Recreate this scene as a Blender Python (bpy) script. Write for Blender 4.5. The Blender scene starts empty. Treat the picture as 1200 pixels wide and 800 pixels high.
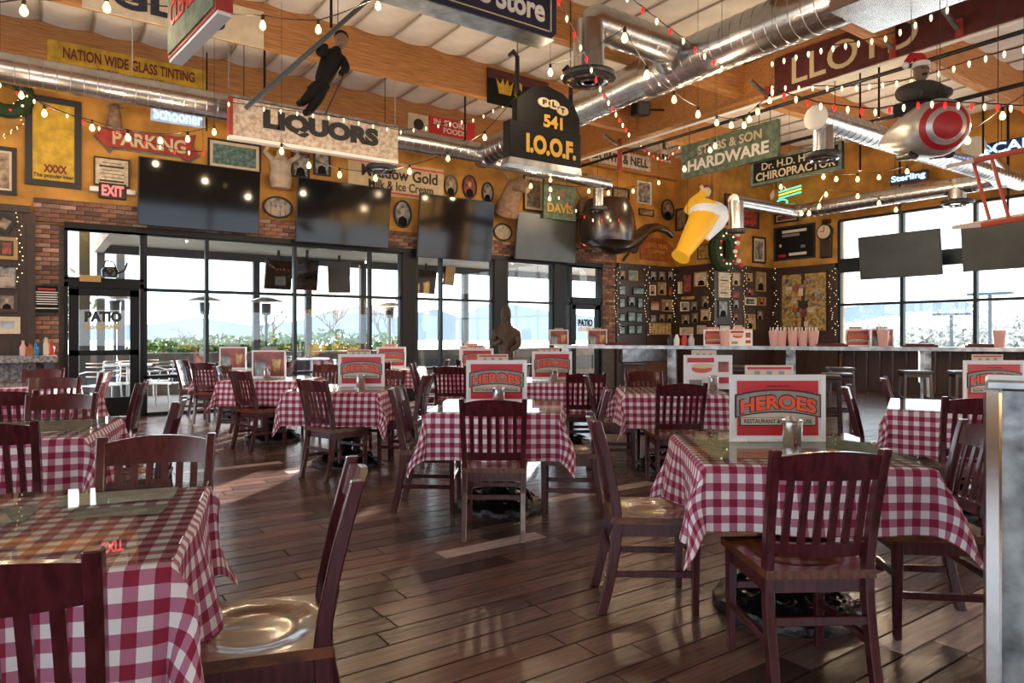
import bpy, bmesh, math, random
from mathutils import Vector, Matrix
random.seed(7)
SC = bpy.context.scene
COL = SC.collection
PI = math.pi
# ------------------------------------------------------------------ camera
FPX = 812.0; HZ = 392.0; CH = 1.30
YAW = math.radians(55.1)
F = Vector((math.cos(YAW), math.sin(YAW), 0)); R = Vector((math.sin(YAW), -math.cos(YAW), 0)); Z = Vector((0, 0, 1))
cd = bpy.data.cameras.new('camera'); cam = bpy.data.objects.new('camera', cd); COL.objects.link(cam)
cam.location = (0, 0, CH); cam.rotation_euler = (PI/2, 0, YAW-PI/2)
cd.sensor_width = 36; cd.lens = 36*FPX/1200; cd.shift_y = -(400-HZ)/1200; cd.clip_end = 1500; cd.clip_start = .05
SC.camera = cam
# ------------------------------------------------------------------ view, world, sun
SC.view_settings.view_transform = 'Standard'; SC.view_settings.look = 'None'
SC.view_settings.gamma = 1; SC.view_settings.use_curve_mapping = False
SC.view_settings.exposure = 0.12
SC.cycles.use_denoising = True
SC.cycles.max_bounces = 8; SC.cycles.diffuse_bounces = 4; SC.cycles.glossy_bounces = 4
SC.cycles.transmission_bounces = 6; SC.cycles.transparent_max_bounces = 12
SC.cycles.sample_clamp_indirect = 6.0; SC.cycles.caustics_reflective = False; SC.cycles.caustics_refractive = False
wd = bpy.data.worlds.new('sky'); SC.world = wd; wd.use_nodes = True
nt = wd.node_tree; nt.nodes.clear()
wo = nt.nodes.new('ShaderNodeOutputWorld'); bg = nt.nodes.new('ShaderNodeBackground')
tc = nt.nodes.new('ShaderNodeTexCoord'); nz = nt.nodes.new('ShaderNodeTexNoise'); rp = nt.nodes.new('ShaderNodeValToRGB')
nz.inputs['Scale'].default_value = 2.2; nz.inputs['Detail'].default_value = 5
mp = nt.nodes.new('ShaderNodeMapping'); mp.inputs['Scale'].default_value = (1, 1, 4)
rp.color_ramp.elements[0].position = .4; rp.color_ramp.elements[0].color = (.66, .83, 1, 1)
rp.color_ramp.elements[1].position = .6; rp.color_ramp.elements[1].color = (.95, .98, 1, 1)
nt.links.new(tc.outputs['Generated'], mp.inputs[0]); nt.links.new(mp.outputs[0], nz.inputs[0]); nt.links.new(nz.outputs[0], rp.inputs[0])
nt.links.new(rp.outputs[0], bg.inputs[0]); nt.links.new(bg.outputs[0], wo.inputs[0])
bg.inputs[1].default_value = 4.0
sd = bpy.data.lights.new('sun', 'SUN'); so = bpy.data.objects.new('sun', sd); COL.objects.link(so)
sd.energy = 55; sd.angle = .012; sd.color = (1, .95, .87)
so.rotation_euler = (-Vector((.70, .71, .180))).to_track_quat('-Z', 'Y').to_euler(); so.location = (10, 10, 12)

# ------------------------------------------------------------------ pixel -> place
def ray(u, v): return F + R*((u-600)/FPX) + Z*((HZ-v)/FPX)
def CP(): return Vector((0, 0, CH))
def PY(u, v, Y): d = ray(u, v); return CP()+d*(Y/d.y)
def PX(u, v, X): d = ray(u, v); return CP()+d*(X/d.x)
def PZ(u, v, z): d = ray(u, v); return CP()+d*((z-CH)/d.z)
def PT(u, v, t): return CP()+ray(u, v)*t
def W(r, t, z=0): return F*t+R*r+Z*z
def face(dr, dt): v = F*dt+R*dr; return math.atan2(v.y, v.x)-PI/2      # rotation that turns local +Y to a camera-plan direction

# ------------------------------------------------------------------ materials
MATS = {}
def mat(name, col=(.5, .5, .5), rough=.5, metal=0, emit=None, es=0, noise=0, nscale=8, bump=0, bscale=60, coat=0, col2=None, stretch=None, spec=.5, trans=0, obj_rand=0, tone=False):
    if name in MATS: return MATS[name]
    m = bpy.data.materials.new(name); MATS[name] = m; m.use_nodes = True
    t = m.node_tree; b = t.nodes['Principled BSDF']; L = t.links
    b.inputs['Base Color'].default_value = (*col, 1); b.inputs['Roughness'].default_value = rough
    b.inputs['Metallic'].default_value = metal; b.inputs['Specular IOR Level'].default_value = spec
    if coat: b.inputs['Coat Weight'].default_value = coat; b.inputs['Coat Roughness'].default_value = .12
    if trans: b.inputs['Transmission Weight'].default_value = trans
    if emit: b.inputs['Emission Color'].default_value = (*emit, 1); b.inputs['Emission Strength'].default_value = es
    src = None
    if noise or bump or col2:
        c = t.nodes.new('ShaderNodeTexCoord'); mpn = t.nodes.new('ShaderNodeMapping'); L.new(c.outputs['Object'], mpn.inputs[0])
        if stretch: mpn.inputs['Scale'].default_value = stretch
    if noise or col2:
        n = t.nodes.new('ShaderNodeTexNoise'); n.inputs['Scale'].default_value = nscale; n.inputs['Detail'].default_value = 6
        L.new(mpn.outputs[0], n.inputs[0])
        r = t.nodes.new('ShaderNodeValToRGB'); L.new(n.outputs[0], r.inputs[0])
        c2 = col2 if col2 else tuple(x*(1-noise) for x in col)
        r.color_ramp.elements[0].position = .36; r.color_ramp.elements[0].color = (*c2, 1)
        r.color_ramp.elements[1].position = .64; r.color_ramp.elements[1].color = (*col, 1)
        src = r.outputs[0]
    if tone:
        a = t.nodes.new('ShaderNodeAttribute'); a.attribute_name = 'tone'
        mx = t.nodes.new('ShaderNodeMix'); mx.data_type = 'RGBA'; mx.blend_type = 'MULTIPLY'; mx.inputs[0].default_value = 1
        if src: L.new(src, mx.inputs[6])
        else: mx.inputs[6].default_value = (*col, 1)
        L.new(a.outputs['Color'], mx.inputs[7]); src = mx.outputs[2]
    if src: L.new(src, b.inputs['Base Color'])
    if bump:
        n2 = t.nodes.new('ShaderNodeTexNoise'); n2.inputs['Scale'].default_value = bscale; n2.inputs['Detail'].default_value = 4
        L.new(mpn.outputs[0], n2.inputs[0]); bp = t.nodes.new('ShaderNodeBump'); bp.inputs['Strength'].default_value = bump; bp.inputs['Distance'].default_value = .02
        L.new(n2.outputs[0], bp.inputs['Height']); L.new(bp.outputs[0], b.inputs['Normal'])
    return m
def emi(name, col, s): return mat(name, tuple(c*.5 for c in col), .4, emit=col, es=s)
def glass_mat(name, tint, gl=.10, rough=.0):
    if name in MATS: return MATS[name]
    m = bpy.data.materials.new(name); MATS[name] = m; m.use_nodes = True; t = m.node_tree; t.nodes.clear()
    o = t.nodes.new('ShaderNodeOutputMaterial'); mx = t.nodes.new('ShaderNodeMixShader'); tr = t.nodes.new('ShaderNodeBsdfTransparent'); g = t.nodes.new('ShaderNodeBsdfGlossy')
    fr = t.nodes.new('ShaderNodeLayerWeight'); pw = t.nodes.new('ShaderNodeMath'); pw.operation = 'POWER'; pw.inputs[1].default_value = 3.5; t.links.new(fr.outputs['Facing'], pw.inputs[0])
    ma = t.nodes.new('ShaderNodeMath'); ma.operation = 'MULTIPLY_ADD'; ma.inputs[1].default_value = gl; ma.inputs[2].default_value = .04
    tr.inputs[0].default_value = (*tint, 1); g.inputs['Roughness'].default_value = rough
    t.links.new(pw.outputs[0], ma.inputs[0]); t.links.new(ma.outputs[0], mx.inputs[0]); t.links.new(tr.outputs[0], mx.inputs[1]); t.links.new(g.outputs[0], mx.inputs[2]); t.links.new(mx.outputs[0], o.inputs[0])
    return m
def gingham(name, white, mid, dark, period):
    m = bpy.data.materials.new(name); MATS[name] = m; m.use_nodes = True; t = m.node_tree; L = t.links; b = t.nodes['Principled BSDF']
    b.inputs['Roughness'].default_value = .8
    uv = t.nodes.new('ShaderNodeUVMap'); sp = t.nodes.new('ShaderNodeSeparateXYZ'); L.new(uv.outputs[0], sp.inputs[0])
    s = []
    for k in (0, 1):
        a = t.nodes.new('ShaderNodeMath'); a.operation = 'DIVIDE'; a.inputs[1].default_value = period; L.new(sp.outputs[k], a.inputs[0])
        f = t.nodes.new('ShaderNodeMath'); f.operation = 'FRACT'; L.new(a.outputs[0], f.inputs[0])
        g = t.nodes.new('ShaderNodeMath'); g.operation = 'GREATER_THAN'; g.inputs[1].default_value = .5; L.new(f.outputs[0], g.inputs[0]); s.append(g)
    ad = t.nodes.new('ShaderNodeMath'); ad.operation = 'ADD'; L.new(s[0].outputs[0], ad.inputs[0]); L.new(s[1].outputs[0], ad.inputs[1])
    dv = t.nodes.new('ShaderNodeMath'); dv.operation = 'MULTIPLY'; dv.inputs[1].default_value = .5; L.new(ad.outputs[0], dv.inputs[0])
    r = t.nodes.new('ShaderNodeValToRGB'); r.color_ramp.interpolation = 'CONSTANT'; e = r.color_ramp.elements
    e[0].position = 0; e[0].color = (*white, 1); e[1].position = .25; e[1].color = (*mid, 1); x = e.new(.75); x.color = (*dark, 1)
    L.new(dv.outputs[0], r.inputs[0]); L.new(r.outputs[0], b.inputs['Base Color'])
    wv = t.nodes.new('ShaderNodeTexNoise'); wv.inputs['Scale'].default_value = 400; L.new(uv.outputs[0], wv.inputs[0])
    bp = t.nodes.new('ShaderNodeBump'); bp.inputs['Strength'].default_value = .15; L.new(wv.outputs[0], bp.inputs['Height']); L.new(bp.outputs[0], b.inputs['Normal'])
    return m

# ------------------------------------------------------------------ mesh builder
class MB:
    def __init__(s): s.v = []; s.f = []
    def add(s, vs, fs):
        o = len(s.v); s.v += [tuple(x) for x in vs]; s.f += [tuple(i+o for i in f) for f in fs]; return s
    def box(s, c, d, rz=0, rx=0, ry=0):
        M = Matrix.Rotation(rz, 3, 'Z') @ Matrix.Rotation(ry, 3, 'Y') @ Matrix.Rotation(rx, 3, 'X'); c = Vector(c); h = Vector(d)*.5
        vs = [c+M @ Vector((x*h.x, y*h.y, z*h.z)) for z in (-1, 1) for y in (-1, 1) for x in (-1, 1)]
        return s.add(vs, [(0, 2, 3, 1), (4, 5, 7, 6), (0, 1, 5, 4), (2, 6, 7, 3), (0, 4, 6, 2), (1, 3, 7, 5)])
    def bar(s, a, b, w, h=None, up=(0, 0, 1)):      # square bar between two points
        a = Vector(a); b = Vector(b); h = h or w; d = (b-a).normalized(); up = Vector(up)
        if abs(d.dot(up)) > .98: up = Vector((0, 1, 0))
        x = d.cross(up).normalized(); y = x.cross(d).normalized(); vs = []
        for p in (a, b):
            for i, j in ((-1, -1), (1, -1), (1, 1), (-1, 1)): vs.append(p+x*(i*w/2)+y*(j*h/2))
        return s.add(vs, [(0, 1, 2, 3), (7, 6, 5, 4), (0, 4, 5, 1), (1, 5, 6, 2), (2, 6, 7, 3), (3, 7, 4, 0)])
    def tube(s, pts, r, n=8, caps=True, flat=None):  # r: number or list
        pts = [Vector(p) for p in pts]; k = len(pts); rr = r if isinstance(r, (list, tuple)) else [r]*k
        vs = []; fs = []; ref = None
        for i, p in enumerate(pts):
            d = (pts[min(i+1, k-1)]-pts[max(i-1, 0)]).normalized()
            if ref is None:
                ref = Vector((0, 0, 1)) if abs(d.z) < .9 else Vector((1, 0, 0))
            x = d.cross(ref).normalized(); y = x.cross(d).normalized(); ref = y
            for j in range(n):
                a = 2*PI*j/n; vs.append(p+(x*math.cos(a)+y*math.sin(a)*(flat or 1))*rr[i])
        for i in range(k-1):
            for j in range(n):
                a = i*n+j; b = i*n+(j+1) % n; fs.append((a, b, b+n, a+n))
        if caps: fs.append(tuple(range(n-1, -1, -1))); fs.append(tuple(range((k-1)*n, k*n)))
        return s.add(vs, fs)
    def lathe(s, prof, n=20, c=(0, 0, 0), sx=1, sy=1):    # prof: (radius, z) list
        c = Vector(c); vs = []; fs = []
        for r, z in prof:
            for j in range(n):
                a = 2*PI*j/n; vs.append(c+Vector((r*math.cos(a)*sx, r*math.sin(a)*sy, z)))
        k = len(prof)
        for i in range(k-1):
            for j in range(n):
                a = i*n+j; b = i*n+(j+1) % n; fs.append((a, b, b+n, a+n))
        fs.append(tuple(range(n-1, -1, -1))); fs.append(tuple(range((k-1)*n, k*n)))
        return s.add(vs, fs)
    def ball(s, c, r, n=10, m=6):
        r = Vector(r) if not isinstance(r, (int, float)) else Vector((r, r, r)); c = Vector(c); vs = [c+Vector((0, 0, -r.z))]; fs = []
        for i in range(1, m):
            a = -PI/2+PI*i/m
            for j in range(n):
                b = 2*PI*j/n; vs.append(c+Vector((r.x*math.cos(a)*math.cos(b), r.y*math.cos(a)*math.sin(b), r.z*math.sin(a))))
        vs.append(c+Vector((0, 0, r.z))); T = len(vs)-1
        for j in range(n): fs.append((0, 1+(j+1) % n, 1+j)); fs.append((T, T-n+j, T-n+(j+1) % n))
        for i in range(m-2):
            for j in range(n):
                a = 1+i*n+j; b = 1+i*n+(j+1) % n; fs.append((a, b, b+n, a+n))
        return s.add(vs, fs)
    def prism(s, poly, y0, y1):            # polygon in local x,z given thickness along y (faces -y first)
        n = len(poly); vs = [(x, y0, z) for x, z in poly]+[(x, y1, z) for x, z in poly]
        fs = [tuple(range(n)), tuple(range(2*n-1, n-1, -1))]+[(i+n, (i+1) % n+n, (i+1) % n, i) for i in range(n)]
        return s.add(vs, fs)
    def slab(s, poly, z0, z1):             # polygon in x,y
        n = len(poly); vs = [(x, y, z0) for x, y in poly]+[(x, y, z1) for x, y in poly]
        fs = [tuple(range(n-1, -1, -1)), tuple(range(n, 2*n))]+[(i, (i+1) % n, (i+1) % n+n, i+n) for i in range(n)]
        return s.add(vs, fs)
    def ring(s, w, h, b, d, y=0):          # rectangular picture frame in x,z, depth d towards -y
        o = [(-w/2, -h/2), (w/2, -h/2), (w/2, h/2), (-w/2, h/2)]; i = [(-w/2+b, -h/2+b), (w/2-b, -h/2+b), (w/2-b, h/2-b), (-w/2+b, h/2-b)]
        vs = [(x, y, z) for x, z in o]+[(x, y-d, z) for x, z in o]+[(x, y-d*.8, z) for x, z in i]+[(x, y, z) for x, z in i]; fs = []
        for k in range(4):
            n = (k+1) % 4
            for g in (0, 4, 8): fs.append((g+k, g+n, g+4+n, g+4+k))
        return s.add(vs, fs)
    def mesh(s, name, m, smooth=False, bev=0, tone=None):
        me = bpy.data.meshes.new(name); me.from_pydata(s.v, [], s.f)
        bm = bmesh.new(); bm.from_mesh(me)
        bmesh.ops.recalc_face_normals(bm, faces=bm.faces)
        if bev: bmesh.ops.bevel(bm, geom=bm.edges[:], offset=bev, segments=1, affect='EDGES', clamp_overlap=True)
        bm.to_mesh(me); bm.free()
        if smooth:
            me.polygons.foreach_set('use_smooth', [True]*len(me.polygons))
            try: me.set_sharp_from_angle(angle=math.radians(40))
            except Exception: pass
        if tone is not None:
            a = me.color_attributes.new('tone', 'FLOAT_COLOR', 'POINT'); n = len(me.vertices)
            if len(tone) == n: fl = [x for c in tone for x in (*c, 1)]
            else: fl = [*tone, 1]*n
            a.data.foreach_set('color', fl)
        if m: me.materials.append(MATS[m] if isinstance(m, str) else m)
        return me
    def build(s, name, m, parent=None, smooth=False, bev=0, tone=None): return obj(name, s.mesh(name, m, smooth, bev, tone), parent)
def obj(name, me, parent=None, loc=None, rz=None):
    o = bpy.data.objects.new(name, me); COL.objects.link(o)
    if parent: o.parent = parent
    if loc is not None: o.location = loc
    if rz is not None: o.rotation_euler = (0, 0, rz)
    return o
def tag(o, label, cat, group=None):
    o['label'] = label; o['category'] = cat
    if group: o['group'] = group
    return o
def struct(o): o['kind'] = 'structure'; return o
def thing(name, label, cat, loc=(0, 0, 0), rz=0, group=None):
    o = bpy.data.objects.new(name, None); COL.objects.link(o); o.location = loc; o.rotation_euler = (0, 0, rz); o.empty_display_size = .1
    return tag(o, label, cat, group)
def kids(o): return [c for c in bpy.data.objects if c.parent == o]
def proto_tree(o): return (o, [proto_tree(c) for c in kids(o)])
def dup(tree, loc, rz, label=None, group=None):
    def cp(t, par):
        c = t[0].copy(); COL.objects.link(c); c.parent = par
        for k in t[1]: cp(k, c)
        return c
    c = cp(tree, None); c.location = loc; c.rotation_euler = (0, 0, rz)
    if label: c['label'] = label
    if group: c['group'] = group
    return c
TXT = {}
def text(name, s, w, h, m, parent, loc=(0, 0, 0), bold=0, ext=.004, arc=0):   # lettering fitted to w x h, standing in local x,z and facing -y
    key = (s, round(w, 3), round(h, 3), bold, arc, m)
    if key not in TXT:
        c = bpy.data.curves.new(name, 'FONT'); c.body = s; c.align_x = 'CENTER'; c.size = 1; c.offset = bold; c.extrude = .01; c.resolution_u = 4
        o = bpy.data.objects.new('t', c); COL.objects.link(o)
        dg = bpy.context.evaluated_depsgraph_get(); me = bpy.data.meshes.new_from_object(o.evaluated_get(dg)); bpy.data.objects.remove(o)
        xs = [v.co.x for v in me.vertices] or [0, 1]; ys = [v.co.y for v in me.vertices] or [0, 1]
        x0, x1, y0, y1 = min(xs), max(xs), min(ys), max(ys)
        for v in me.vertices:
            x = ((v.co.x-x0)/(x1-x0)-.5); y = ((v.co.y-y0)/(y1-y0)-.5); zz = v.co.z/.01*ext
            v.co = (x*w, -zz, y*h+arc*(.25-x*x)*h*4)
        me.materials.clear(); me.materials.append(MATS[m]); TXT[key] = me
    o = obj(name, TXT[key], parent); o.location = loc; return o
def ellipse(w, h, n=20, cx=0, cz=0): return [(cx+w/2*math.cos(2*PI*i/n), cz+h/2*math.sin(2*PI*i/n)) for i in range(n)]
# ------------------------------------------------------------------ palette
mat('yellow_wall', (.64, .31, .055), .75, noise=.45, nscale=2.5, bump=.15, bscale=25)
mat('plank', (.125, .074, .064), .21, noise=.38, nscale=4, stretch=(1.0, 9, 9), bump=.06, bscale=18, tone=True)
mat('joint', (.015, .012, .012), .9)
mat('brick', (.29, .19, .145), .9, noise=.35, nscale=14, bump=.4, bscale=50, tone=True)
mat('mortar', (.13, .11, .10), .95, noise=.3)
mat('fabric_white', (.88, .84, .77), .85, noise=.12, nscale=3, bump=.1, bscale=8)
mat('seam', (.34, .29, .24), .9)
mat('glulam', (.60, .29, .10), .55, col2=(.28, .11, .03), nscale=6, stretch=(.5, 10, 22), bump=.08)
mat('wood_panel', (.060, .030, .020), .45, col2=(.03, .014, .01), nscale=5, stretch=(12, 12, .8))
mat('black_frame', (.007, .008, .009), .4, spec=.25)
mat('steel_frame', (.012, .018, .023), .4, spec=.25)
mat('mahogany', (.080, .013, .018), .20, noise=.45, nscale=6, stretch=(8, 8, 1.2), coat=.35)
mat('seat_wood', (.17, .050, .014), .27, col2=(.06, .017, .008), nscale=6, stretch=(9, 1.5, 3), coat=.5)
mat('stool_wood', (.03, .012, .012), .3, coat=.4)
mat('iron', (.012, .013, .014), .22, metal=.3, bump=.2, bscale=60)
mat('duct', (.62, .63, .64), .27, metal=1, noise=.16, nscale=5, bump=.012, bscale=9)
mat('galv', (.50, .53, .55), .34, metal=.9, col2=(.26, .29, .31), nscale=7, bump=.06, bscale=18)
mat('galv_worn', (.48, .53, .56), .36, metal=.85, col2=(.11, .115, .12), nscale=5.5, bump=.10, bscale=16)
mat('chrome', (.75, .76, .78), .12, metal=1)
mat('dark_rubber', (.02, .02, .022), .5)
mat('tv_screen', (.008, .008, .009), .07, spec=.28)
mat('tv_grey', (.075, .085, .080), .2, noise=.25, nscale=1.5, spec=.3)
mat('white_paint', (.8, .79, .77), .5)
mat('cream', (.74, .62, .43), .7, noise=.15, nscale=6)
mat('paper', (.62, .60, .56), .7, noise=.35, nscale=18)
mat('paper_grey', (.36, .37, .36), .6, noise=.5, nscale=22)
mat('old_white', (.62, .54, .46), .8, col2=(.36, .28, .23), nscale=16)
mat('letter_black', (.02, .02, .022), .6)
mat('letter_white', (.78, .74, .66), .6)
mat('letter_cream', (.62, .52, .33), .6)
mat('letter_gold', (.62, .36, .05), .5)
mat('letter_maroon', (.16, .02, .018), .6)
mat('letter_red', (.62, .03, .03), .5)
mat('letter_hot', (.85, .09, .03), .5)
mat('sign_yellow', (.68, .42, .03), .6, noise=.35, nscale=7)
mat('sign_maroon', (.10, .014, .016), .6, noise=.4)
mat('sign_red', (.42, .045, .03), .6, noise=.35, nscale=6)
mat('sign_navy', (.018, .022, .05), .4)
mat('sign_black', (.009, .009, .009), .6, noise=.3, spec=.2)
mat('sign_green', (.15, .21, .14), .7, col2=(.07, .10, .075), nscale=9)
mat('sign_beige', (.66, .50, .30), .6, noise=.2, nscale=5)
mat('menu_red', (.50, .015, .022), .35)
mat('menu_orange', (.66, .10, .05), .4)
mat('menu_card', (.60, .50, .39), .5)
mat('menu_white', (.80, .80, .80), .25)
mat('menu_grey', (.26, .25, .24), .5)
mat('menu_blue', (.50, .58, .66), .3, noise=.3)
mat('pink_cup', (.72, .42, .40), .35)
mat('gold_frame', (.42, .27, .10), .4, metal=.3)
mat('dark_wood', (.05, .028, .018), .4, noise=.3)
mat('pipe_brown', (.024, .011, .007), .3, noise=.3, coat=.5)
mat('figure_black', (.007, .007, .008), .7, spec=.15)
mat('figure_skin', (.20, .11, .07), .6)
mat('santa_red', (.42, .012, .012), .8)
mat('santa_white', (.8, .78, .75), .95)
mat('olive_cloth', (.055, .05, .042), .9)
mat('silver_paint', (.55, .53, .50), .32, metal=.55, noise=.2)
mat('roundel_red', (.40, .010, .016), .4)
mat('wing_red', (.58, .10, .05), .45)
mat('wing_pale', (.70, .55, .50), .6)
mat('plant_dark', (.02, .05, .015), .8, noise=.4)
mat('leaf', (.10, .20, .035), .7, noise=.5, nscale=3)
mat('leaf_pale', (.26, .30, .16), .8, noise=.4, nscale=2)
mat('bark', (.16, .14, .125), .9, noise=.3)
mat('concrete', (.42, .40, .39), .8, noise=.15, nscale=2)
mat('block_wall', (.15, .155, .16), .85, noise=.3, nscale=5)
mat('soffit', (.30, .28, .25), .7, noise=.1)
mat('patio_steel', (.055, .075, .095), .4, spec=.25)
mat('alu', (.62, .63, .65), .3, metal=.9)
mat('mountain', (.20, .25, .31), .95, noise=.18, nscale=.05)
mat('field', (.42, .44, .38), .95, noise=.4, nscale=.3)
mat('parking', (.62, .62, .63), .9, noise=.15, nscale=.3)
mat('bloom_tree', (.72, .73, .70), .9, noise=.5, nscale=4)
mat('wire', (.012, .012, .012), .6)
mat('wire_pale', (.5, .5, .48), .5)
mat('antler', (.36, .25, .15), .7, noise=.3)
mat('hide', (.28, .17, .10), .8, noise=.4, nscale=14)
mat('bust_pale', (.58, .46, .35), .7, noise=.3)
mat('totem', (.055, .028, .014), .6, noise=.6, nscale=18, bump=.5, bscale=30)
mat('mirror_teal', (.30, .44, .46), .12, metal=.7)
mat('bottle_blue', (.02, .22, .42), .2)
mat('bottle_red', (.5, .04, .03), .3)
mat('stone_top', (.40, .40, .39), .5, col2=(.09, .09, .095), nscale=26)
mat('orange_plaque', (.48, .14, .035), .5, noise=.4, nscale=8)
emi('bulb_warm', (1, .70, .22), 5)
emi('bulb_red', (1, .012, .012), 1.6)
emi('bulb_small', (1, .80, .45), 2.2)
emi('neon_blue', (.35, .62, 1), 3.2)
emi('neon_green', (.10, .85, .45), 1.6)
emi('neon_yellow', (1, .75, .08), 1.6)
emi('exit_red', (1, .10, .09), 2.4)
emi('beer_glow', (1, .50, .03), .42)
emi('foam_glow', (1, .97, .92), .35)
gingham('gingham', (.80, .79, .82), (.44, .17, .27), (.25, .007, .042), .066)
glass_mat('window_glass', (.97, .985, .98), .35)
glass_mat('table_glass', (.93, .97, .95), .55)
for nm, a, b, s in (('photo_sepia', (.44, .33, .21), (.10, .06, .04), 9), ('photo_grey', (.46, .45, .42), (.06, .06, .06), 10), ('photo_cream', (.66, .57, .40), (.42, .33, .22), 14),
                    ('photo_red', (.42, .09, .06), (.10, .03, .03), 8), ('photo_colour', (.42, .28, .14), (.10, .12, .13), 11), ('photo_teal', (.30, .42, .42), (.05, .09, .10), 7), ('photo_gold', (.60, .42, .13), (.20, .12, .04), 12), ('photo_green', (.18, .30, .26), (.06, .11, .11), 16)):
    mat(nm, a, .35, col2=b, nscale=s)

# ------------------------------------------------------------------ room shell
YW = 12.5; XR = 16.35; XL = -5.0; YR = -4.0; ZC = 5.86; XB = 13.9; YB = 11.2
def wx(u, Y=YW): return PY(u, 300, Y).x
def wz(u, v, Y=YW): return PY(u, v, Y).z
# floor of single planks running along the window wall
fl = struct(MB().box(((XL+XR)/2, (YR+YW)/2, -.06), (XR-XL, YW-YR, .08)).build('floor', 'joint'))
PWD = .142; planks = []
pale = [PZ(560, 644, 0), PZ(640, 628, 0), PZ(1075, 758, 0), PZ(1150, 752, 0), PZ(315, 543, 0), PZ(430, 543, 0), PZ(640, 586, 0), PZ(870, 590, 0)]  # light boards; those left of the middle table have sun streaks painted in
row = 0; y = YR
while y < YW:
    x = XL-random.random()*1.2; w = PWD
    while x < XR:
        L = random.choice((.75, 1.0, 1.2, 1.2, 1.35)); a, b = max(x, XL), min(x+L, XR)
        if b-a > .03:
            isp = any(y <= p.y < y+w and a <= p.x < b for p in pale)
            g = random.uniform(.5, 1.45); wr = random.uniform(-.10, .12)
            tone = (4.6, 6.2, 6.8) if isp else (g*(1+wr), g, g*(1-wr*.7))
            c = Vector(((a+b)/2, y+w/2, 0)); t = c.dot(F); r = c.dot(R)
            planks.append((t if (t > .9 and abs(r/t) < .80) else 99, a, b, y, w, tone))
        x += L
    y += w
planks.sort(key=lambda p: p[0])
rest = MB(); rt = []
for i, (t, a, b, y, w, tone) in enumerate(planks):
    zz = random.uniform(-.0012, .0)
    if i < 300:
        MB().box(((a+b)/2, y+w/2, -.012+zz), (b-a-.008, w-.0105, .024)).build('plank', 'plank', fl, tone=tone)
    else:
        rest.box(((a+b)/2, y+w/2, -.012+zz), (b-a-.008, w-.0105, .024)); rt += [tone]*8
o = rest.build('far_planks', 'plank', fl, tone=rt); o['kind'] = 'stuff'

# ceiling: sagging white fabric between seams, hung between the beams
BEAMY = [12.35, 9.92, 7.40, 4.90, 2.40, -.10, -2.6]
ce = struct(MB().box(((XL+XR)/2, (YR+YW)/2, ZC+.16), (XR-XL, YW-YR, .1)).build('ceiling', 'fabric_white'))
SP = .64; NX = 10; NY = 8; v = []; f = []
for j in range(NY+1):
    for i in range(NX+1):
        a = i/NX; b = j/NY
        v.append(((a-.5)*SP, (b-.5)*2.36, -.05*math.sin(PI*a)**.8-.035*math.sin(PI*b)*math.sin(PI*a)))
for j in range(NY):
    for i in range(NX): q = j*(NX+1)+i; f.append((q, q+1, q+NX+2, q+NX+1))
mbp = MB(); mbp.add(v, f); fab = mbp.mesh('fabric_panel', 'fabric_white', True)
seam = MB().box((0, 0, 0), (.014, 2.36, .03)).mesh('fabric_seam', 'seam')
for k, by in enumerate(BEAMY[:-1]):
    yc = (by+BEAMY[k+1])/2; x = XL
    while x < XR-.3:
        obj('fabric_panel', fab, ce, (x+SP/2, yc, ZC+.05)); obj('fabric_seam', seam, ce, (x, yc, ZC+.02)); x += SP
ZB = 5.30
for by in BEAMY:
    b = struct(MB().box(((XL+XR)/2, by, (ZB+ZC+.1)/2), (XR-XL, .17, ZC+.1-ZB)).build('ceiling_beam', 'glulam', bev=.01))
gx = 9.96
struct(MB().box((gx, (YR+YW)/2, 5.53), (.22, YW-YR, .60)).build('ceiling_girder', 'glulam', bev=.01))
struct(MB().box((gx-.02, (YR+YW)/2, 5.2), (.26, YW-YR, .06)).build('girder_flange', 'glulam'))

# back wall with windows (plane Y = YW)
wb = struct(MB().box(((XL+XB)/2, YW+.1, (2.95+ZC+.2)/2), (XB-XL, .2, ZC+.2-2.95)).build('wall_back', 'yellow_wall'))
WU = [75, 168, 242, 345, 433]                      # mullions of the left window group
xs = [wx(u) for u in WU]; xcol = [wx(470), wx(486), wx(516), wx(577), wx(592), wx(647), wx(660), wx(667), wx(704)]
x0w = xs[0]
struct(MB().box(((XL+.04)/2, YW+.1, 1.5), (.04-XL+.02, .2, 3.0)).build('wall_panel', 'wood_panel'))
struct(MB().box(((.04+x0w)/2, YW+.1, 1.48), (x0w-.04, .2, 2.96)).build('wall_pier', 'mortar'))
struct(MB().box(((xcol[8]+XB)/2, YW+.1, 1.48), (XB-xcol[8], .2, 2.96)).build('wall_corner', 'mortar'))
ZT = 2.93; ZM = 2.02
def wbar(mb, x0, x1, z0, z1, d=.10, yy=YW): mb.box(((x0+x1)/2, yy, (z0+z1)/2), (x1-x0, d, z1-z0))
wn = 0
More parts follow.
